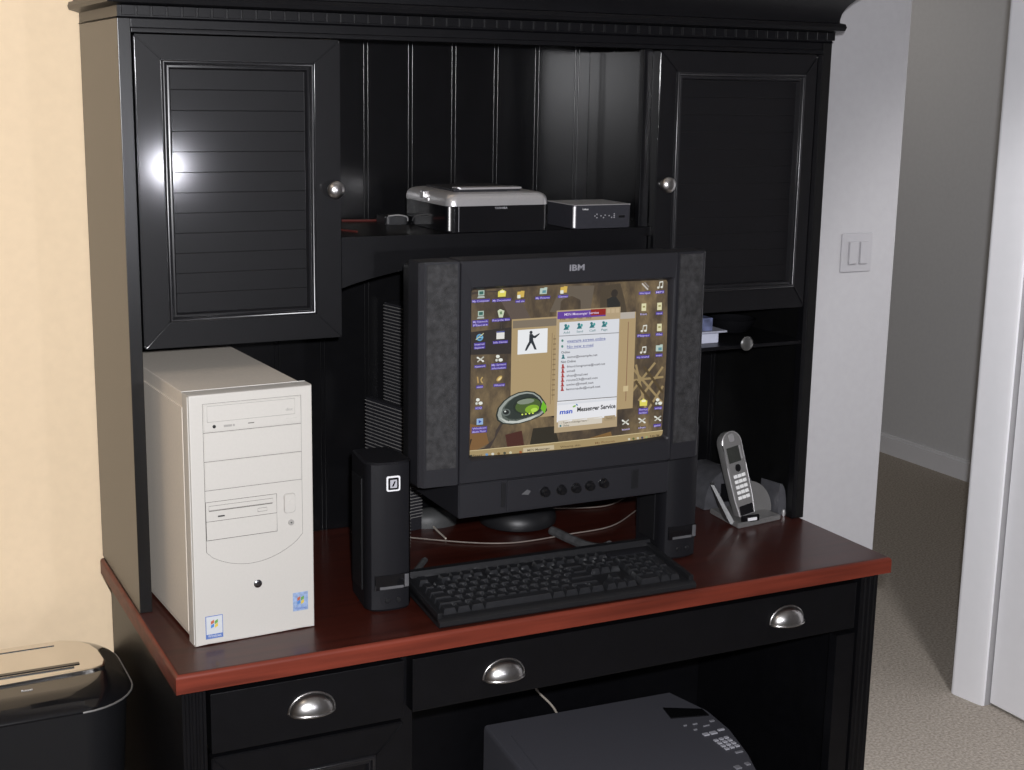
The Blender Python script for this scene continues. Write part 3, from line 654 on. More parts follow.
# desktop icons
lab = (74, 58, 150); lt = (186, 176, 226)
def icon(x, y, kind, s, two=None, wd=None):
    wd = wd or max(8, len(s) * 1.7)
    if kind == 'pc': poly([(x - 2.6, y - 3.6), (x + 3, y - 3.9), (x + 3, y + .8), (x - 2.6, y + 1.2)], (170, 190, 178), 3); poly([(x - 1.7, y - 2.7), (x + 2.1, y - 3), (x + 2.1, y), (x - 1.7, y + .3)], (52, 98, 88), 4); poly([(x - 3.6, y + 3.8), (x - 2.6, y + 1.8), (x + 3, y + 1.5), (x + 3.6, y + 3.4)], (170, 178, 172), 3)
    elif kind == 'folder': poly([(x - 3.9, y - 2), (x - 1, y - 3.6), (x, y - 4.4), (x + 1, y - 3.6), (x + 3.7, y - 2.2), (x + 3.5, y + 2.8), (x - 3.7, y + 3.2)], (216, 206, 92), 3); poly([(x - 2, y - 3), (x + 2, y - 3.2), (x + 2, y - 1), (x - 2, y - .8)], (236, 232, 190), 4)
    elif kind == 'folder2': poly([(x - 3.4, y - 2.8), (x - .5, y - 3), (x, y - 3.8), (x + 3.2, y - 3.6), (x + 3.2, y + 2.6), (x - 3.4, y + 3)], (204, 172, 84), 3); poly([(x - 3.4, y + .6), (x - .5, y + .2), (x, y + 3.6), (x - 3, y + 3.8)], (220, 224, 214), 4)
    elif kind == 'blue': poly([(x - 3.4, y - 3), (x + .4, y - 3.2), (x + .8, y - 3.9), (x + 3.4, y - 4), (x + 3.4, y + 2.6), (x - 3.4, y + 2.8)], (176, 194, 184), 3); poly([(x - 1, y - 1), (x + 2.4, y - 1.2), (x + 2.4, y + 1.6), (x - 1, y + 1.8)], (92, 140, 150), 4)
    elif kind == 'bin': poly([(x - 3.4, y - 2.4), (x - 1, y - 4.2), (x + 3.2, y - 2.4), (x + 1.8, y + 4), (x - 1.8, y + 4)], (196, 204, 176), 3); poly([(x - 1.4, y - 1.4), (x + .6, y - 2.2), (x + 1.2, y + 1), (x - 1, y + 1)], (112, 138, 100), 4)
    elif kind == 'e': ell(x, y, 3.4, 3.5, (96, 152, 190), 3); ell(x, y, 1.9, 2, (44, 60, 82), 4); poly([(x - 1.8, y - .4), (x + 3.4, y - .6), (x + 3.3, y + .6), (x - 1.8, y + .7)], (120, 176, 206), 5); line(x - 4, y + 2, x + 3.6, y - 4, .8, (196, 198, 160), 6)
    elif kind == 'win': poly([(x - 3.8, y - 4), (x + 3.8, y - 4.4), (x + 3.8, y + 3.2), (x - 3.8, y + 3.6)], (222, 220, 216), 3); poly([(x - 3.8, y - 4), (x + 3.8, y - 4.4), (x + 3.8, y - 3.1), (x - 3.8, y - 2.7)], (70, 78, 140), 4)
    elif kind == 'x': line(x - 3.4, y - 2.6, x + 3.4, y + 1.8, 1.3, (214, 214, 204), 3); line(x - 3, y + 2, x + 3.4, y - 2.8, 1.1, (190, 190, 180), 4); ell(x - 2.6, y - 2, 1.1, .9, (224, 224, 216), 5, 8); ell(x + 2.6, y + 1.4, 1.1, .9, (224, 224, 216), 5, 8)
    elif kind == 'ii': line(x - 2.4, y - 3.4, x - 1.6, y + 3, 1.3, (178, 146, 92), 3); line(x + 2.6, y - 3, x + .8, y - .2, 1, (196, 166, 104), 3); line(x + .9, y + .2, x + 2.8, y + 3, 1, (196, 166, 104), 3)
    elif kind == 'gold': ell(x, y, 3.4, 1.9, (190, 160, 92), 3, 12, -.8); ell(x + .3, y + .2, 2.2, 1, (226, 206, 150), 4, 10, -.8)
    elif kind == 'dot': ell(x - 1, y - 1.6, 1.9, 1.7, (222, 224, 216), 3, 8); ell(x + 1.8, y + 1.8, 2.2, 1.7, (222, 224, 216), 3, 8); ell(x - 2.2, y + 2, 1.2, 1.4, (200, 204, 196), 4, 8)
    elif kind == 'play': poly([(x - 3, y - 3.2), (x + 3.2, y - 3.6), (x + 3.4, y + 2.6), (x - 3, y + 3)], (142, 172, 208), 3); poly([(x - 1.2, y - 2), (x + 2, y - .4), (x - 1, y + 1.6)], (46, 66, 160), 4)
    elif kind == 'note': ell(x - 1.8, y + 2.2, 1.3, 1.1, (216, 216, 206), 3, 8); ell(x + 1.8, y + 1.8, 1.3, 1.1, (216, 216, 206), 3, 8); line(x - .8, y + 2, x - .4, y - 3.4, .7, (206, 206, 196), 3); line(x + 2.8, y + 1.6, x + 3, y - 3.6, .7, (206, 206, 196), 3); line(x - .5, y - 3, x + 3.1, y - 3.5, 1.2, (216, 216, 206), 4)
    elif kind == 'doc': poly([(x - 2.3, y - 3.6), (x + 2.3, y - 3.8), (x + 2.3, y + 3.4), (x - 2.3, y + 3.6)], (214, 210, 170), 3); line(x - 1.2, y - .4, x + 1.2, y - .6, 1.6, (150, 140, 90), 4)
    elif kind == 'pen': line(x - 3.4, y - 3, x + 3.2, y + 3.2, 1.5, (190, 184, 178), 3); line(x - .8, y - 4, x + 4, y + .8, 1.1, (140, 132, 128), 3)
    ll = lab if two is not False else (92, 80, 60)
    yl = y + 7.6
    poly([(x - wd / 2, yl - 2.2), (x + wd / 2, yl - 2.2 - wd * .06), (x + wd / 2, yl + .6 - wd * .06), (x - wd / 2, yl + .6)], ll, 3)
    txt(s, x - wd / 2 + .6, yl + .1, 1.9, wd - 1.2, lt, 4)
    if two:
        poly([(x - wd / 2, yl + 1), (x + wd / 2, yl + 1 - wd * .06), (x + wd / 2, yl + 3.8 - wd * .06), (x - wd / 2, yl + 3.8)], ll, 3); txt(two, x - wd / 2 + .8, yl + 3.4, 1.9, wd - 1.6, lt, 4)
icon(481, 293.6, 'pc', 'My Computer', wd=17); icon(500.7, 293.2, 'folder', 'My Documents', wd=18); icon(518.6, 294.2, 'folder2', 'web site', wd=9); icon(540, 291.2, 'blue', 'My Pictures', wd=14.5); icon(559.8, 290, 'folder2', 'Games', wd=10)
icon(481, 313.5, 'pc', 'My Network', 'Places', wd=15.5); icon(501, 312.5, 'bin', 'Recycle Bin', wd=17.5)
icon(480.5, 335.3, 'e', 'Internet', 'Explorer', wd=11); icon(501, 334, 'win', 'Info Notes', wd=14.5)
icon(481.5, 357, 'x', 'Network', wd=11.5); icon(500, 356, 'dot', 'My System', 'Information', wd=15)
icon(481.5, 377, 'ii', 'stats', wd=7); icon(501, 376, 'gold', 'Winamp', wd=11); icon(481, 398, 'dot', 'ICQ', wd=7)
icon(482.5, 418.5, 'play', 'Windows', 'Media Player', wd=15)
icon(642, 287.5, 'pen', 'Wordpad', wd=12); icon(657.6, 286.5, 'note', 'MP3', wd=9); icon(642, 308, 'doc', 'list', False, 8); icon(657.6, 307, 'doc', 'text', wd=7)
icon(642.5, 329, 'note', 'Player', wd=13); icon(658, 327.5, 'doc', 'file', wd=7); icon(642.5, 350, 'note', 'my sound', wd=13); icon(658.5, 348, 'blue', 'net', wd=7)
icon(645, 402, 'folder', 'Shortcut', 'folder', 9.5); icon(660, 400.5, 'dot', 'setup', wd=8); icon(627, 421.5, 'x', 'tool', False, 9); icon(644, 420, 'x', 'chat', False, 9); icon(660, 418, 'x', 'game', wd=8)
# taskbar
grid_uv(.0, 1., .953, 1., em((158, 138, 98)), 9, 24, 1); line(471.5, 447.6, 666, 429.6, .5, (206, 190, 150), 10)
txt('Start', 476.5, 453.6, 2.4, 9, (60, 50, 36), 12); ell(475, 452.4, 1.2, 1.2, (60, 60, 50), 12, 8)
for k, c in enumerate(((104, 140, 180), (206, 206, 196), (120, 96, 52), (70, 72, 60), (196, 190, 160), (150, 84, 44))): ell(489.5 + k * 5.6 + (4 if k == 5 else 0), 451.0 - k * .45, 1.4, 1.3, c, 12, 8)
poly([(524, 444.8), (554, 442.0), (554, 446.4), (524, 449.2)], (190, 176, 146), 12); txt('MSN Messenger', 528, 448.2, 2.2, 22, (74, 62, 46), 13)
txt('Winamp skin', 560, 445.2, 2.1, 20, (96, 80, 56), 12); txt('My Pictures', 595, 441.8, 2.1, 20, (120, 92, 60), 12)
for k, c in enumerate(((200, 196, 176), (90, 100, 60), (196, 190, 168), (60, 66, 90), (150, 160, 110))): ell(630 + k * 4.6, 437.6 - k * .4, 1.3, 1.2, c, 12, 8)
txt('9:46 PM', 652, 436.4, 2.2, 10, (80, 66, 46), 12)
scr = MO('screen', sb, SM, bz, smooth=0, label='lit screen showing desktop icons and a messenger window')
for p_ in scr.data.polygons[:24 * 18]: p_.use_smooth = True

# ------------------------------------------------------------------ keyboard
kb = thing('computer_keyboard', (.402, .010, ZT), 'black full-size computer keyboard in front of the monitor', 'keyboard', rot=(math.radians(5.6), 0, math.radians(-1.0)), world=False)
KW, KD = .457, .168
b = B()
sec = [(0, .004), (.002, .001), (.012, .0), (KD - .004, .0), (KD, .003), (KD, .022), (KD - .004, .026), (KD - .014, .026), (KD - .018, .0165), (.022, .0125), (.016, .0135), (.006, .0125), (.001, .010)]
loft(b, [[(x, y, z) for y, z in sec] for x in (0, KW)])
for x in (0, KW - .009): 
    box(b, x, x + .009, .010, KD - .006, .004, .0215, .002)
def KB(name, b, m, par=None, **k): return obj(name, b, m, par or kb, world=False, **k)
KB('housing', b, M_bp2, smooth=35)
for x in (.04, KW - .07):
    b = B(); box(b, x, x + .03, KD - .016, KD - .012, -.0150, .002, .0005); KB('fold_out_foot', b, M_bp2)
U = .01875; MK = mat('key_plastic', (.015, .0155, .0175), .30, coat=.7, coat_r=.2, noise=(300, .2), bump=(900, .06))
MESH = {}
def key(x, y, w=1., d=1., name='key'):
    k = (round(w, 2), round(d, 2))
    if k not in MESH:
        b = B(); wx, dy = w * U - .0012, d * U - .0012
        def lp(i, j0, j1, z, zb): return [(i, j0, z), (wx - i, j0, z), (wx - i, dy - j1, zb), (i, dy - j1, zb)]
        loft(b, [lp(0, 0, 0, 0, 0), lp(.0004, .0003, .0002, .002, .002), lp(.0026, .0028, .0012, .0088, .0095), lp(.0034, .0036, .0018, .0094, .0101), lp(.0052, .0056, .0034, .0089, .0096)])
        o = KB(name, b, MK, smooth=30); MESH[k] = o.data
    else:
        o = bpy.data.objects.new(name, MESH[k]); COL.objects.link(o); o.parent = kb
    o.location = (x, y, .0125 + (y - .02) * .028); return o
X0 = .0135; Yr = [.0195 + i * U for i in range(5)] + [.0195 + 5.35 * U]
def row(y, ws, x=X0, name='key', d=1.):
    for w in ws:
        if w > 0: key(x, y, w, d, name)
        x += abs(w) * U
key(X0, Yr[5]); row(Yr[5], [1, 1, 1, 1], X0 + 2 * U, 'function_key'); row(Yr[5], [1, 1, 1, 1], X0 + 6.5 * U, 'function_key'); row(Yr[5], [1, 1, 1, 1], X0 + 11 * U, 'function_key'); row(Yr[5], [1, 1, 1], X0 + 15.25 * U)
row(Yr[4], [1] * 13 + [2, -.25, 1, 1, 1]); row(Yr[3], [1.5] + [1] * 12 + [1.5, -.25, 1, 1, 1]); row(Yr[2], [1.75] + [1] * 11 + [2.25])
row(Yr[1], [2.25] + [1] * 10 + [2.75, -1.25, 1]); row(Yr[0], [1.25, 1.25, 1.25]); key(X0 + 3.75 * U, Yr[0], 6.25, 1, 'space_bar'); row(Yr[0], [1.25, 1.25, 1.25, 1.25, -.25, 1, 1, 1], X0 + 10 * U)
xk = X0 + 18.6 * U
for i, ws in enumerate(([2, 1], [1, 1, 1], [1, 1, 1], [1, 1, 1], [1, 1, 1, 1])): row(Yr[i], ws, xk, 'keypad_key')
key(xk + 3 * U, Yr[0], 1, 2, 'keypad_key'); key(xk + 3 * U, Yr[2], 1, 2, 'keypad_key')
b = B(); box(b, xk, xk + 3.8 * U, Yr[5] + .002, Yr[5] + .017, .0125, .0195, .001); KB('indicator_panel', b, M_bp)
# keyboard cord: thick coiled part behind keyboard and thin cable
b = B(); tube(b, curve([(.800, .185, .790), (.796, .21, .778), (.789, .25, .7715), (.780, .30, .7715), (.776, .335, .7715), (.774, .35, .7715)]), .0085, 10)
tag(obj('keyboard_cord', b, mat('grey_rubber', (.06, .06, .062), .6, noise=(80, .3), bump=(300, .3))), 'thick dark cord plug lying behind the keyboard', 'cord')
b = B(); tube(b, curve([(.44, .505, ZT + .003), (.52, .44, ZT + .003), (.60, .375, ZT + .003), (.66, .342, ZT + .0025), (.715, .332, ZT + .0025), (.80, .338, ZT + .0025), (.90, .350, ZT + .0025), (1.0, .42, ZT + .003)]), .0013, 6)
tag(obj('thin_cable', b, mat('cable_grey', (.20, .17, .15), .3, noise=(60, .2))), 'thin grey cable curving across the desk under the monitor', 'cable')
b = B(); tube(b, curve([(.84, .50, ZT + .003), (.90, .475, ZT + .003), (.96, .468, ZT + .003), (1.02, .50, ZT + .003)]), .0013, 6)
tag(obj('thin_cable', b, MATS['cable_grey']), 'short thin cable near the back of the desk, right of the monitor stand', 'cable')
b = B(); tube(b, curve([(.600, .575 - .06, ZT + .004), (.590, .47, ZT + .004), (.585, .42, ZT + .004), (.583, .40, ZT + .004)]), .0018, 6)
tag(obj('thin_cable', b, mat('cable_pale', (.45, .40, .34), .4, noise=(60, .1))), 'short pale cable end just behind the emblem speaker', 'cable')
b = B(); tube(b, curve([(.405, .19, ZT + .045), (.422, .21, ZT + .025), (.440, .23, ZT + .010), (.462, .25, ZT + .007), (.50, .30, ZT + .006)]), .0055, 8)
tag(obj('speaker_cord', b, MATS['grey_rubber']), 'grey cord between the emblem speaker and the keyboard', 'cord')
# mouse
t = thing('computer_mouse', (.598, .500, ZT), 'grey rounded computer mouse under the monitor behind the emblem speaker', 'mouse', rz=math.radians(80), world=False)
b = B()
pr = [(1, 0), (1.0, .25), (.93, .55), (.78, .78), (.5, .94), (.2, 1.0), (.02, 1.0)]
loft(b, [[(r * .028 * math.cos(a), r * .048 * math.sin(a), z * .032) for a in [2 * PI * k / 24 for k in range(24)]] for r, z in pr]); obj('mouse_shell', b, mat('grey_plastic', (.045, .046, .046), .5, noise=(80, .1)), t, world=False, smooth=60)
b = B(); box(b, -.0006, .0006, .005, .045, .012, .026); obj('button_split', b, M_bp2, t, world=False)

# ------------------------------------------------------------------ two ribbed disc racks
M_rib = mat('rib_grey', (.16, .155, .15), .35, noise=(90, .2))
def rack(loc, rz, w, d, h, pitch, label):
    t = thing('disc_rack', loc, label, 'disc rack', rz=rz, group='ribbed disc racks', world=False)
    b = B(); box(b, .001, w - .001, .001, d - .001, 0, h, .0012); obj('rack_body', b, M_bp, t, world=False)
    k = 0; first = None; z = h - .006
    while z > max(.012, h - .40) and k < 75:
        if first is None:
            b = B(); box(b, 0, w, 0, d, 0, .0016, .0004, 1); first = obj('rib', b, M_rib, t, world=False, smooth=0); o = first
        else:
            o = first.copy(); COL.objects.link(o); o.parent = t
        o.location = (0, 0, z); z -= pitch; k += 1
rack((.476, .337, ZT), math.radians(12.5), .015, .122, .266, .0062, 'short wide black ribbed disc rack behind the emblem speaker')
rack((.527, .470, ZT), math.radians(12), .045, .063, .421, .0060, 'tall narrow black ribbed disc rack left of the monitor, behind the shorter one')

# ------------------------------------------------------------------ devices on the middle shelf
ZS = 1.333
t = thing('photo_printer', (.61, .36, ZS), 'black box device with a rounded silver lid on the middle shelf', 'printer')
x0, x1, y0, y1 = .522, .709, .262, .455
b = B(); pts = rrect(x0 + .001, x1 - .001, y0 + .001, y1 - .001, .014); loft(b, [XY(pts, ZS + .001), XY(pts, ZS + .044)]); obj('printer_body', b, M_glossblack, t, smooth=35)
b = B(); L = []
for ins, z in ((0, .0435), (0, .050), (.0015, .056), (.005, .0605), (.010, .063), (.018, .0645), (.05, .0650)): L.append(XY(rrect(x0 + ins, x1 - ins, y0 + ins, y1 - ins, max(.003, .016 - ins * .2)), ZS + z))
loft(b, L); lid = obj('silver_lid', b, M_silver, t, smooth=50, label='rounded silver lid')
b = B(); prism_xy(b, rrect(x0 + .026, x1 - .035, y0 + .035, y1 - .03, .01), ZS + .0650, ZS + .0685, .001); box(b, x0 + .022, x0 + .12, y0 + .028, y0 + .034, ZS + .065, ZS + .0705, .0008); obj('lid_panel', b, M_bp, lid)
b = B(); prism_xy(b, rrect(x0 + .030, x1 - .040, y0 + .026, y0 + .055, .004), ZS + .0685, ZS + .0715, .001); obj('paper_guide', b, M_silver, lid)
b = B(); box(b, x0 - .004, x0 + .012, y0 + .095, y0 + .110, ZS + .050, ZS + .062, .002); box(b, x0 - .002, x0 + .006, y0 + .080, y0 + .088, ZS + .046, ZS + .052, .001); obj('side_latch', b, M_silver, t)
b = B(); text_on_front(b, 'TOSHIBA', .0052, .606, y0 + .0004, ZS + .0378, .023); obj('brand_lettering', b, M_gprint, t)
b = B(); box(b, x0 + .019, x0 + .0196, y0 + .0005, y0 + .002, ZS + .002, ZS + .043); obj('corner_line', b, M_gprint, t)
b = B(); tube(b, [(x0 + .0045, y0 + .0045, ZS + .004), (x0 + .0045, y0 + .0045, ZS + .043)], .0028, 8); obj('corner_trim', b, M_dsilver, t)

t = thing('network_router', (.80, .29, ZS), 'small dark grey flat box with port lights on the right of the middle shelf', 'router')
x0, x1, y0, y1 = .750, .861, .235, .330
y0 = .262; y1 = .362; x0 += .004; x1 += .006
b = B(); prism_xy(b, rrect(x0, x1, y0, y1, .006), ZS + .001, ZS + .040, .0012); obj('router_body', b, mat('router_grey', (.024, .024, .030), .42, noise=(200, .08)), t, smooth=40)
b = B(); tube(b, [(x0 + .0025, y0 + .0028, ZS + .003), (x0 + .0025, y0 + .0028, ZS + .0385)], .0030, 8); obj('corner_trim', b, M_silver, t, label='bright silver corner trim')
b = B(); box(b, x0 + .001, x1 - .001, y0 + .001, y1 - .001, ZS + .0395, ZS + .0415, .0008); obj('top_cover', b, M_silver, t)
b = B(); text_on_front(b, 'Linksys', .004, x0 + .017, y0 - .0002, ZS + .0325, .011); obj('brand_lettering', b, M_print, t)
b = B()
for k, (dx, dz) in enumerate(((.040, .021), (.044, .018), (.044, .024), (.052, .021), (.057, .018), (.060, .022), (.068, .021), (.073, .018), (.078, .021), (.078, .024), (.078, .018))): box(b, x0 + dx, x0 + dx + .002, y0 - .0006, y0 + .001, ZS + dz, ZS + dz + .0018)
obj('port_light', b, M_gprint, t)
b = B(); box(b, x0 + .088, x0 + .100, y0 - .0006, y0 + .001, ZS + .018, ZS + .022); obj('label_strip', b, M_glossblack, t)

# small dark gadget with silver edge at left of shelf
t = thing('pocket_player', (.50, .46, ZS), 'small black gadget with a silver edge beside the silver lidded box', 'gadget')
b = B(); prism_xy(b, rrect(.478, .520, .425, .475, .006), ZS, ZS + .014, .002); obj('player_body', b, M_bp2, t)
b = B(); tube(b, curve([(.482, .4245, ZS + .015), (.500, .4235, ZS + .0165), (.516, .4245, ZS + .013), (.519, .427, ZS + .006)]), .0012, 6); obj('silver_edge', b, M_silver, t)
b = B(); tube(b, curve([(.345, .43, ZS + .002), (.365, .37, ZS + .002), (.385, .315, ZS + .002)]), .0019, 6); tag(obj('red_pencil', b, mat('dark_red_plastic', (.06, .010, .008), .5, noise=(60, .15))), 'short red pencil lying at the left end of the middle shelf', 'pencil')
b = B(); tube(b, curve([(.425, .500, ZS + .0022), (.47, .488, ZS + .0022), (.52, .492, ZS + .0022)]), .0022, 6); tag(obj('red_cable', b, MATS['dark_red_plastic']), 'red cable lying along the back of the middle shelf', 'cable')

# ------------------------------------------------------------------ right cubby items
ZC = 1.111
b = B(); prism_xy(b, rrect(1.035, 1.088, .30, .36, .002), ZC, ZC + .017, .001); tag(obj('white_box', b, mat('bluish_white_card', (.50, .52, .62), .6, noise=(60, .08))), 'small white box on the cubby shelf right of the monitor', 'box')
b = B(); box(b, 1.045, 1.108, .302, .355, ZC + .0172, ZC + .021, .001); tag(obj('paper_card', b, mat('pale_card', (.36, .37, .44), .6, noise=(60, .1))), 'flat pale card lying on the small white box', 'card')
b = B(); box(b, 1.036, 1.078, .306, .350, ZC + .0212, ZC + .046, .002); tag(obj('blue_box', b, [mat('faded_blue_card', (.13, .15, .26), .5, noise=(40, .6))]), 'small faded blue box on top of the pale card', 'box')
b = B(); lathe(b, [(.020, 0), (.034, .004), (.044, .020), (.047, .028), (.045, .028), (.041, .020), (.030, .007), (.001, .005)], 36, T(1.175, .385, ZC + .0005)); bw = tag(obj('black_bowl', b, M_glossblack, smooth=50), 'glossy black shallow dish on the cubby shelf beside the white box', 'dish')

# ------------------------------------------------------------------ phone
t = thing('phone_cradle', (1.168, .31, ZT), 'silver cordless phone cradle on the desk right of the monitor', 'phone base')
b = B(); pts = [(1.115, .246), (1.226, .262), (1.216, .352), (1.122, .352)]
prism_xy(b, pts, ZT, ZT + .010, .002); tray = obj('cradle_tray', b, M_dsilver, t)
# slanted left fin
b = B(); loft(b, [[(1.112, .268, ZT + .004), (1.120, .262, ZT + .004), (1.128, .300, ZT + .004), (1.120, .304, ZT + .004)], [(1.086, .300, ZT + .075), (1.091, .296, ZT + .075), (1.100, .312, ZT + .075), (1.096, .316, ZT + .075)]]); obj('side_fin', b, mat('fin_grey', (.16, .16, .16), .4, metal=.4, noise=(60, .1)), t)
# curved hump to the right of the handset
b = B(); L = []
for k in range(10):
    a = math.radians(90 * k / 9); L.append([(1.172 + .062 * math.sin(a) * 1.0, .305, ZT + .006 + .066 * math.cos(a)), (1.172 + .058 * math.sin(a), .350, ZT + .006 + .062 * math.cos(a)), (1.172, .350, ZT + .006), (1.172, .305, ZT + .006)])
loft(b, L); obj('curved_body', b, M_dsilver, t, smooth=50)
b = B(); box(b, 1.128, 1.168, .252, .258, ZT + .008, ZT + .021, .002); obj('charging_cup', b, M_glossblack, t)
b = B(); box(b, 1.140, 1.160, .2495, .252, ZT + .011, ZT + .017, .0005); obj('status_label', b, M_white, t)
# dark dome device behind
t = thing('answering_machine', (1.20, .42, ZT), 'dark grey rounded answering machine behind the silver phone cradle', 'answering machine')
b = B(); L = []
for k in range(15):
    a = PI * k / 14; L.append([(1.183 - .060 * math.cos(a), yy, ZT + (.078 if yy < .45 else .070) * math.sin(a) ** .8 + .0005) for yy in (.372, .40, .45, .48)] )
vs = [[b.verts.new(p) for p in l] for l in L]
for i in range(14):
    for j in range(3): b.faces.new((vs[i][j], vs[i][j + 1], vs[i + 1][j + 1], vs[i + 1][j]))
b.faces.new([v[0] for v in vs]); b.faces.new([v[3] for v in vs][::-1]); obj('device_shell', b, mat('graphite_plastic', (.10, .10, .11), .35, metal=.3, noise=(60, .15)), t, smooth=50)
b = B(); box(b, 1.16, 1.21, .3705, .374, ZT + .012, ZT + .05, .001); obj('display_window', b, M_glossblack, t)
# curved dark silver end piece to the right (second part of the base)
t = thing('phone_power_dock', (1.246, .31, ZT), 'dark silver curved dock at the right end beside the phone cradle', 'dock')
b = B(); L = []
for k in range(9):
    a = math.radians(90 * k / 8); L.append([(1.236 + .018 * math.sin(a), .285, ZT + .001 + .064 * math.cos(a) ** .7 if k < 8 else ZT + .001), (1.236 + .017 * math.sin(a), .345, ZT + .001 + .060 * math.cos(a) ** .7 if k < 8 else ZT + .001), (1.236, .345, ZT), (1.236, .285, ZT)])
loft(b, L); obj('dock_shell', b, MATS['graphite_plastic'], t, smooth=50)
b = B(); lathe(b, [(.003, 0), (.0045, .006), (.003, .012), (.001, .013)], 14, T(1.246, .281, ZT)); obj('contact_stud', b, M_silver, t)
# handset leaning back in the cradle
hs = thing('cordless_handset', (1.146, .2605, ZT + .021), 'silver cordless handset with lit keypad standing in its cradle', 'phone', rot=(math.radians(-13), math.radians(-8.5), math.radians(4)), world=False)
hs.scale = (.93, 1, 1.06); hw, hh = .0235, .152
def ho(s, y):
    pts = []
    for k in range(4): pass
    p = [(-hw * .80 + s, s), (hw * .80 - s, s), (hw * .95 - s, .03), (hw - s, .09), (hw - s, hh - .02)]
    for k in range(9): a = math.radians(90 * k / 8 * 2) ; p.append(((hw - s) * math.cos(a), hh - .02 + (.020 - s) * math.sin(a)))
    p += [(-hw + s, .09), (-hw * .95 + s, .03)]
    return XZ(p, y)
b = B(); loft(b, [ho(.003, .024), ho(0, .019), ho(0, .005), ho(.0015, .001), ho(.004, 0)]); hb = obj('handset_body', b, M_dsilver, hs, world=False, smooth=40)
b = B(); tube(b, [(p[0], .002, p[2]) for p in ho(-.0002, 0)] + [ho(-.0002, 0)[0][:1] + (.002,) + ho(-.0002, 0)[0][2:]], .0012, 6); obj('side_rim', b, M_silver, hb, world=False)
b = B(); prism_xz(b, rrect(-.018, .012, .097, .125, .001), -.0008, .002); obj('display', b, mat('phone_display', (.035, .037, .033), .25, noise=(50, .2)), hs, world=False)
b = B(); box(b, .0135, .017, -.001, .002, .100, .124, .0005); obj('side_light', b, M_silver, hs, world=False)
b = B(); prism_xz(b, rrect(-.006, .006, .134, .148, .003), -.001, .002, .0005); obj('earpiece', b, M_silver, hs, world=False)
b = B(); lathe(b, [(.0068, .001), (.0068, -.0015), (.004, -.002), (.001, -.0018)], 20, T(0, 0, .086) @ RX(-90)); obj('navigation_button', b, M_glossblack, hs, world=False)
for r_ in range(5):
    for c_ in range(3):
        b = B(); xx = -.0145 + c_ * .0102; zz = .0685 - r_ * .0098; box(b, xx, xx + .0088, -.0014, .001, zz, zz + .0062, .0006, 1); obj('key', b, mat('key_white', (.80, .80, .79), .3, metal=.0, noise=(50, .05)), hs, world=False)
b = B(); prism_xz(b, rrect(-.017, .017, .001, .018, .002), -.0006, .002); obj('chin_panel', b, M_glossblack, hs, world=False)

# ------------------------------------------------------------------ laser printer under desk
t = thing('multifunction_printer', (.87, .28, 0), 'dark grey multifunction printer with control panel standing under the desk', 'printer')
ZP = .36
top = [(.690, .452), (.655, .09), (.655, .03), (1.04, .0), (1.058, .06), (1.090, .14), (1.118, .24), (1.126, .33), (1.104, .435)]
b = B()
ins = lambda s: [(.87 + (x - .87) * (1 - s), .23 + (y - .23) * (1 - s)) for x, y in top]
loft(b, [XY(ins(.04), .0), XY(ins(.03), .02), XY(ins(.03), .22), XY(ins(0), .24), XY(ins(0), ZP - .012), XY(ins(.006), ZP - .004), XY(ins(.02), ZP)]); pb = obj('printer_body', b, M_bluegrey, t, smooth=35)
b = B(); prism_xy(b, [(.715, .385), (1.03, .385), (1.02, .03), (.675, .05)], ZP - .001, ZP + .003, .001); obj('scanner_lid', b, M_bluegrey, t)
b = B(); prism_xy(b, [(1.046, .372), (1.115, .335), (1.112, .305), (1.035, .325)], ZP - .001, ZP + .0025, .0005); obj('display', b, M_glossblack, t)
b = B(); prism_xy(b, [(.78, .135), (.835, .139), (.835, .15), (.78, .146)], ZP + .002, ZP + .0038); obj('badge', b, M_print, t)
def btn(x, y, sx, sy, m, nm='panel_button'):
    b = B(); box(b, x, x + sx, y, y + sy, ZP - .001, ZP + .0022, .0006, 1); return obj(nm, b, m, t)
M_btn = mat('printer_button', (.42, .42, .46), .5, noise=(40, .05))
for r_ in range(4):
    for c_ in range(3): btn(1.058 + c_ * .0125 + r_ * -.0005, .205 - r_ * .0125 + c_ * .001, .0085, .0075, M_btn)
for x, y, sx, sy in ((1.053, .233, .012, .010), (1.069, .233, .014, .010), (1.090, .240, .014, .006)): btn(x, y, sx, sy, M_btn)
for x, y, sx, sy in ((1.040, .285, .007, .004), (1.060, .283, .010, .004), (1.074, .268, .014, .003), (1.048, .262, .008, .004), (1.098, .280, .010, .006), (1.066, .148, .016, .006), (1.030, .095, .012, .012), (1.056, .100, .009, .010)): btn(x, y, sx, sy, MATS['badge_grey'])
# cable dropping behind printer
b = B(); tube(b, curve([(.800, .505, .44), (.829, .50, .387), (.872, .497, .334), (.90, .497, .25), (.91, .505, .0)]), .0022, 8)
tag(obj('printer_cable', b, MATS['cable_pale']), 'pale cable hanging behind the printer under the desk', 'cable')

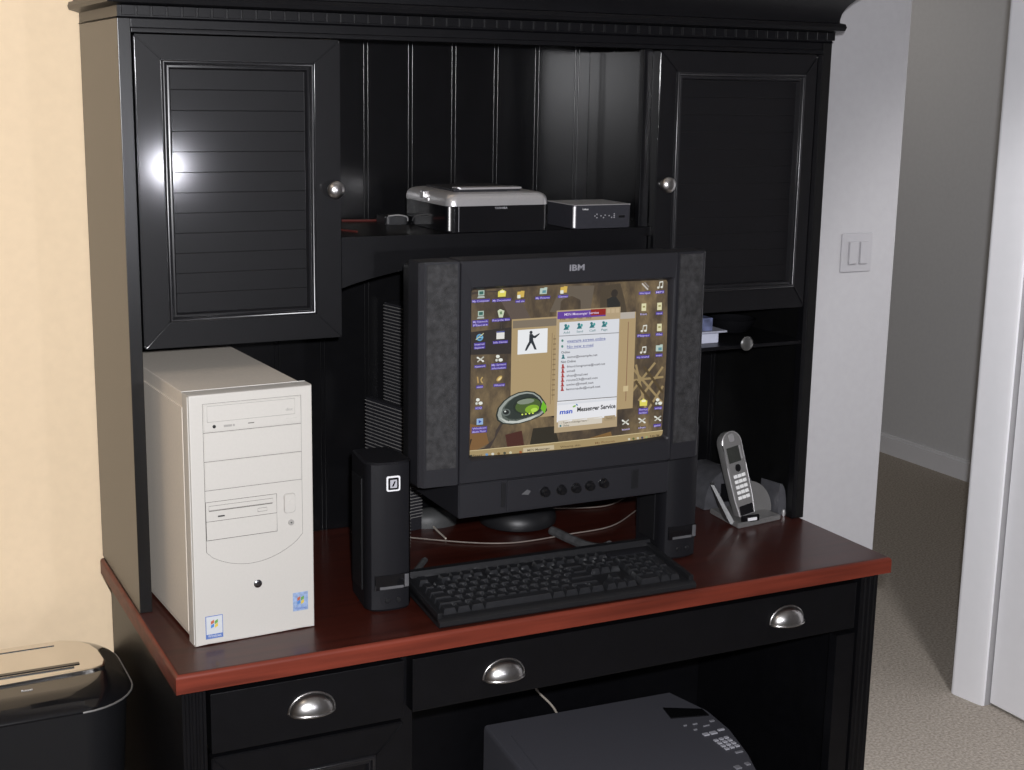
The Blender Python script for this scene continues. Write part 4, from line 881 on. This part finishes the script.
# ------------------------------------------------------------------ shredder
ZR = .655
sh = thing('paper_shredder', (-.19, .38, 0), 'black paper shredder with a glossy silver topped head, left of the desk', 'paper shredder')
X0_, X1_, Y0_, Y1_ = -.42, -.002, .226, .505
b = B(); rr = lambda e, r, z: XY(rrect(X0_ + e, X1_ - e, Y0_ + e, Y1_ - e, r, 8), z)
loft(b, [rr(.05, .04, .0), rr(.045, .05, .01), rr(.008, .08, ZR - .030)]); obj('waste_bin', b, M_bp2, sh, smooth=50)
b = B(); loft(b, [rr(.008, .08, ZR - .031), rr(.0, .09, ZR - .027), rr(.0, .09, ZR - .024), rr(.003, .09, ZR - .020), rr(.009, .085, ZR - .014), rr(.018, .08, ZR - .008), rr(.030, .075, ZR - .003), rr(.045, .065, ZR)]); hd = obj('cutter_head', b, M_glossblack, sh, smooth=50)
b = B(); tube(b, [tuple(p) for p in rr(-.0005, .09, ZR - .0255)], .0016, 6); obj('rim_line', b, M_dsilver, hd)
M_smir = mat('polished_silver', (.74, .72, .69), .14, metal=1., noise=(10, .03))
b = B(); pts = [(X0_ + .05, .305), (-.060, .318), (-.040, .326), (-.034, .345), (-.036, .39), (-.046, .425), (-.062, .447), (-.085, .458), (X0_ + .05, .458)]
loft(b, [XY(pts, ZR - .002), XY(pts, ZR + .003), XY([(x - (.003 if x > -.2 else -.003), y + (.003 if y < .4 else -.003)) for x, y in pts], ZR + .005)]); tp = obj('top_plate', b, M_smir, hd, smooth=30, label='polished silver top plate')
b = B(); box(b, X0_ + .04, -.075, .342, .350, ZR + .0045, ZR + .0062, .0); obj('paper_slot', b, M_glossblack, tp)
b = B(); box(b, X0_ + .04, -.085, .332, .3345, ZR + .0045, ZR + .0064, .0); box(b, X0_ + .06, -.10, .435, .4362, ZR + .0045, ZR + .006, .0); obj('slot_edge', b, M_bp2, tp)
b = B(); nb = textmesh('Royal', .008, .0002); merge(b, nb, 0, T(-.172, .282, ZR + .0006) @ Matrix.Diagonal((.95, 1, 1, 1))); obj('brand_lettering', b, M_print, hd)
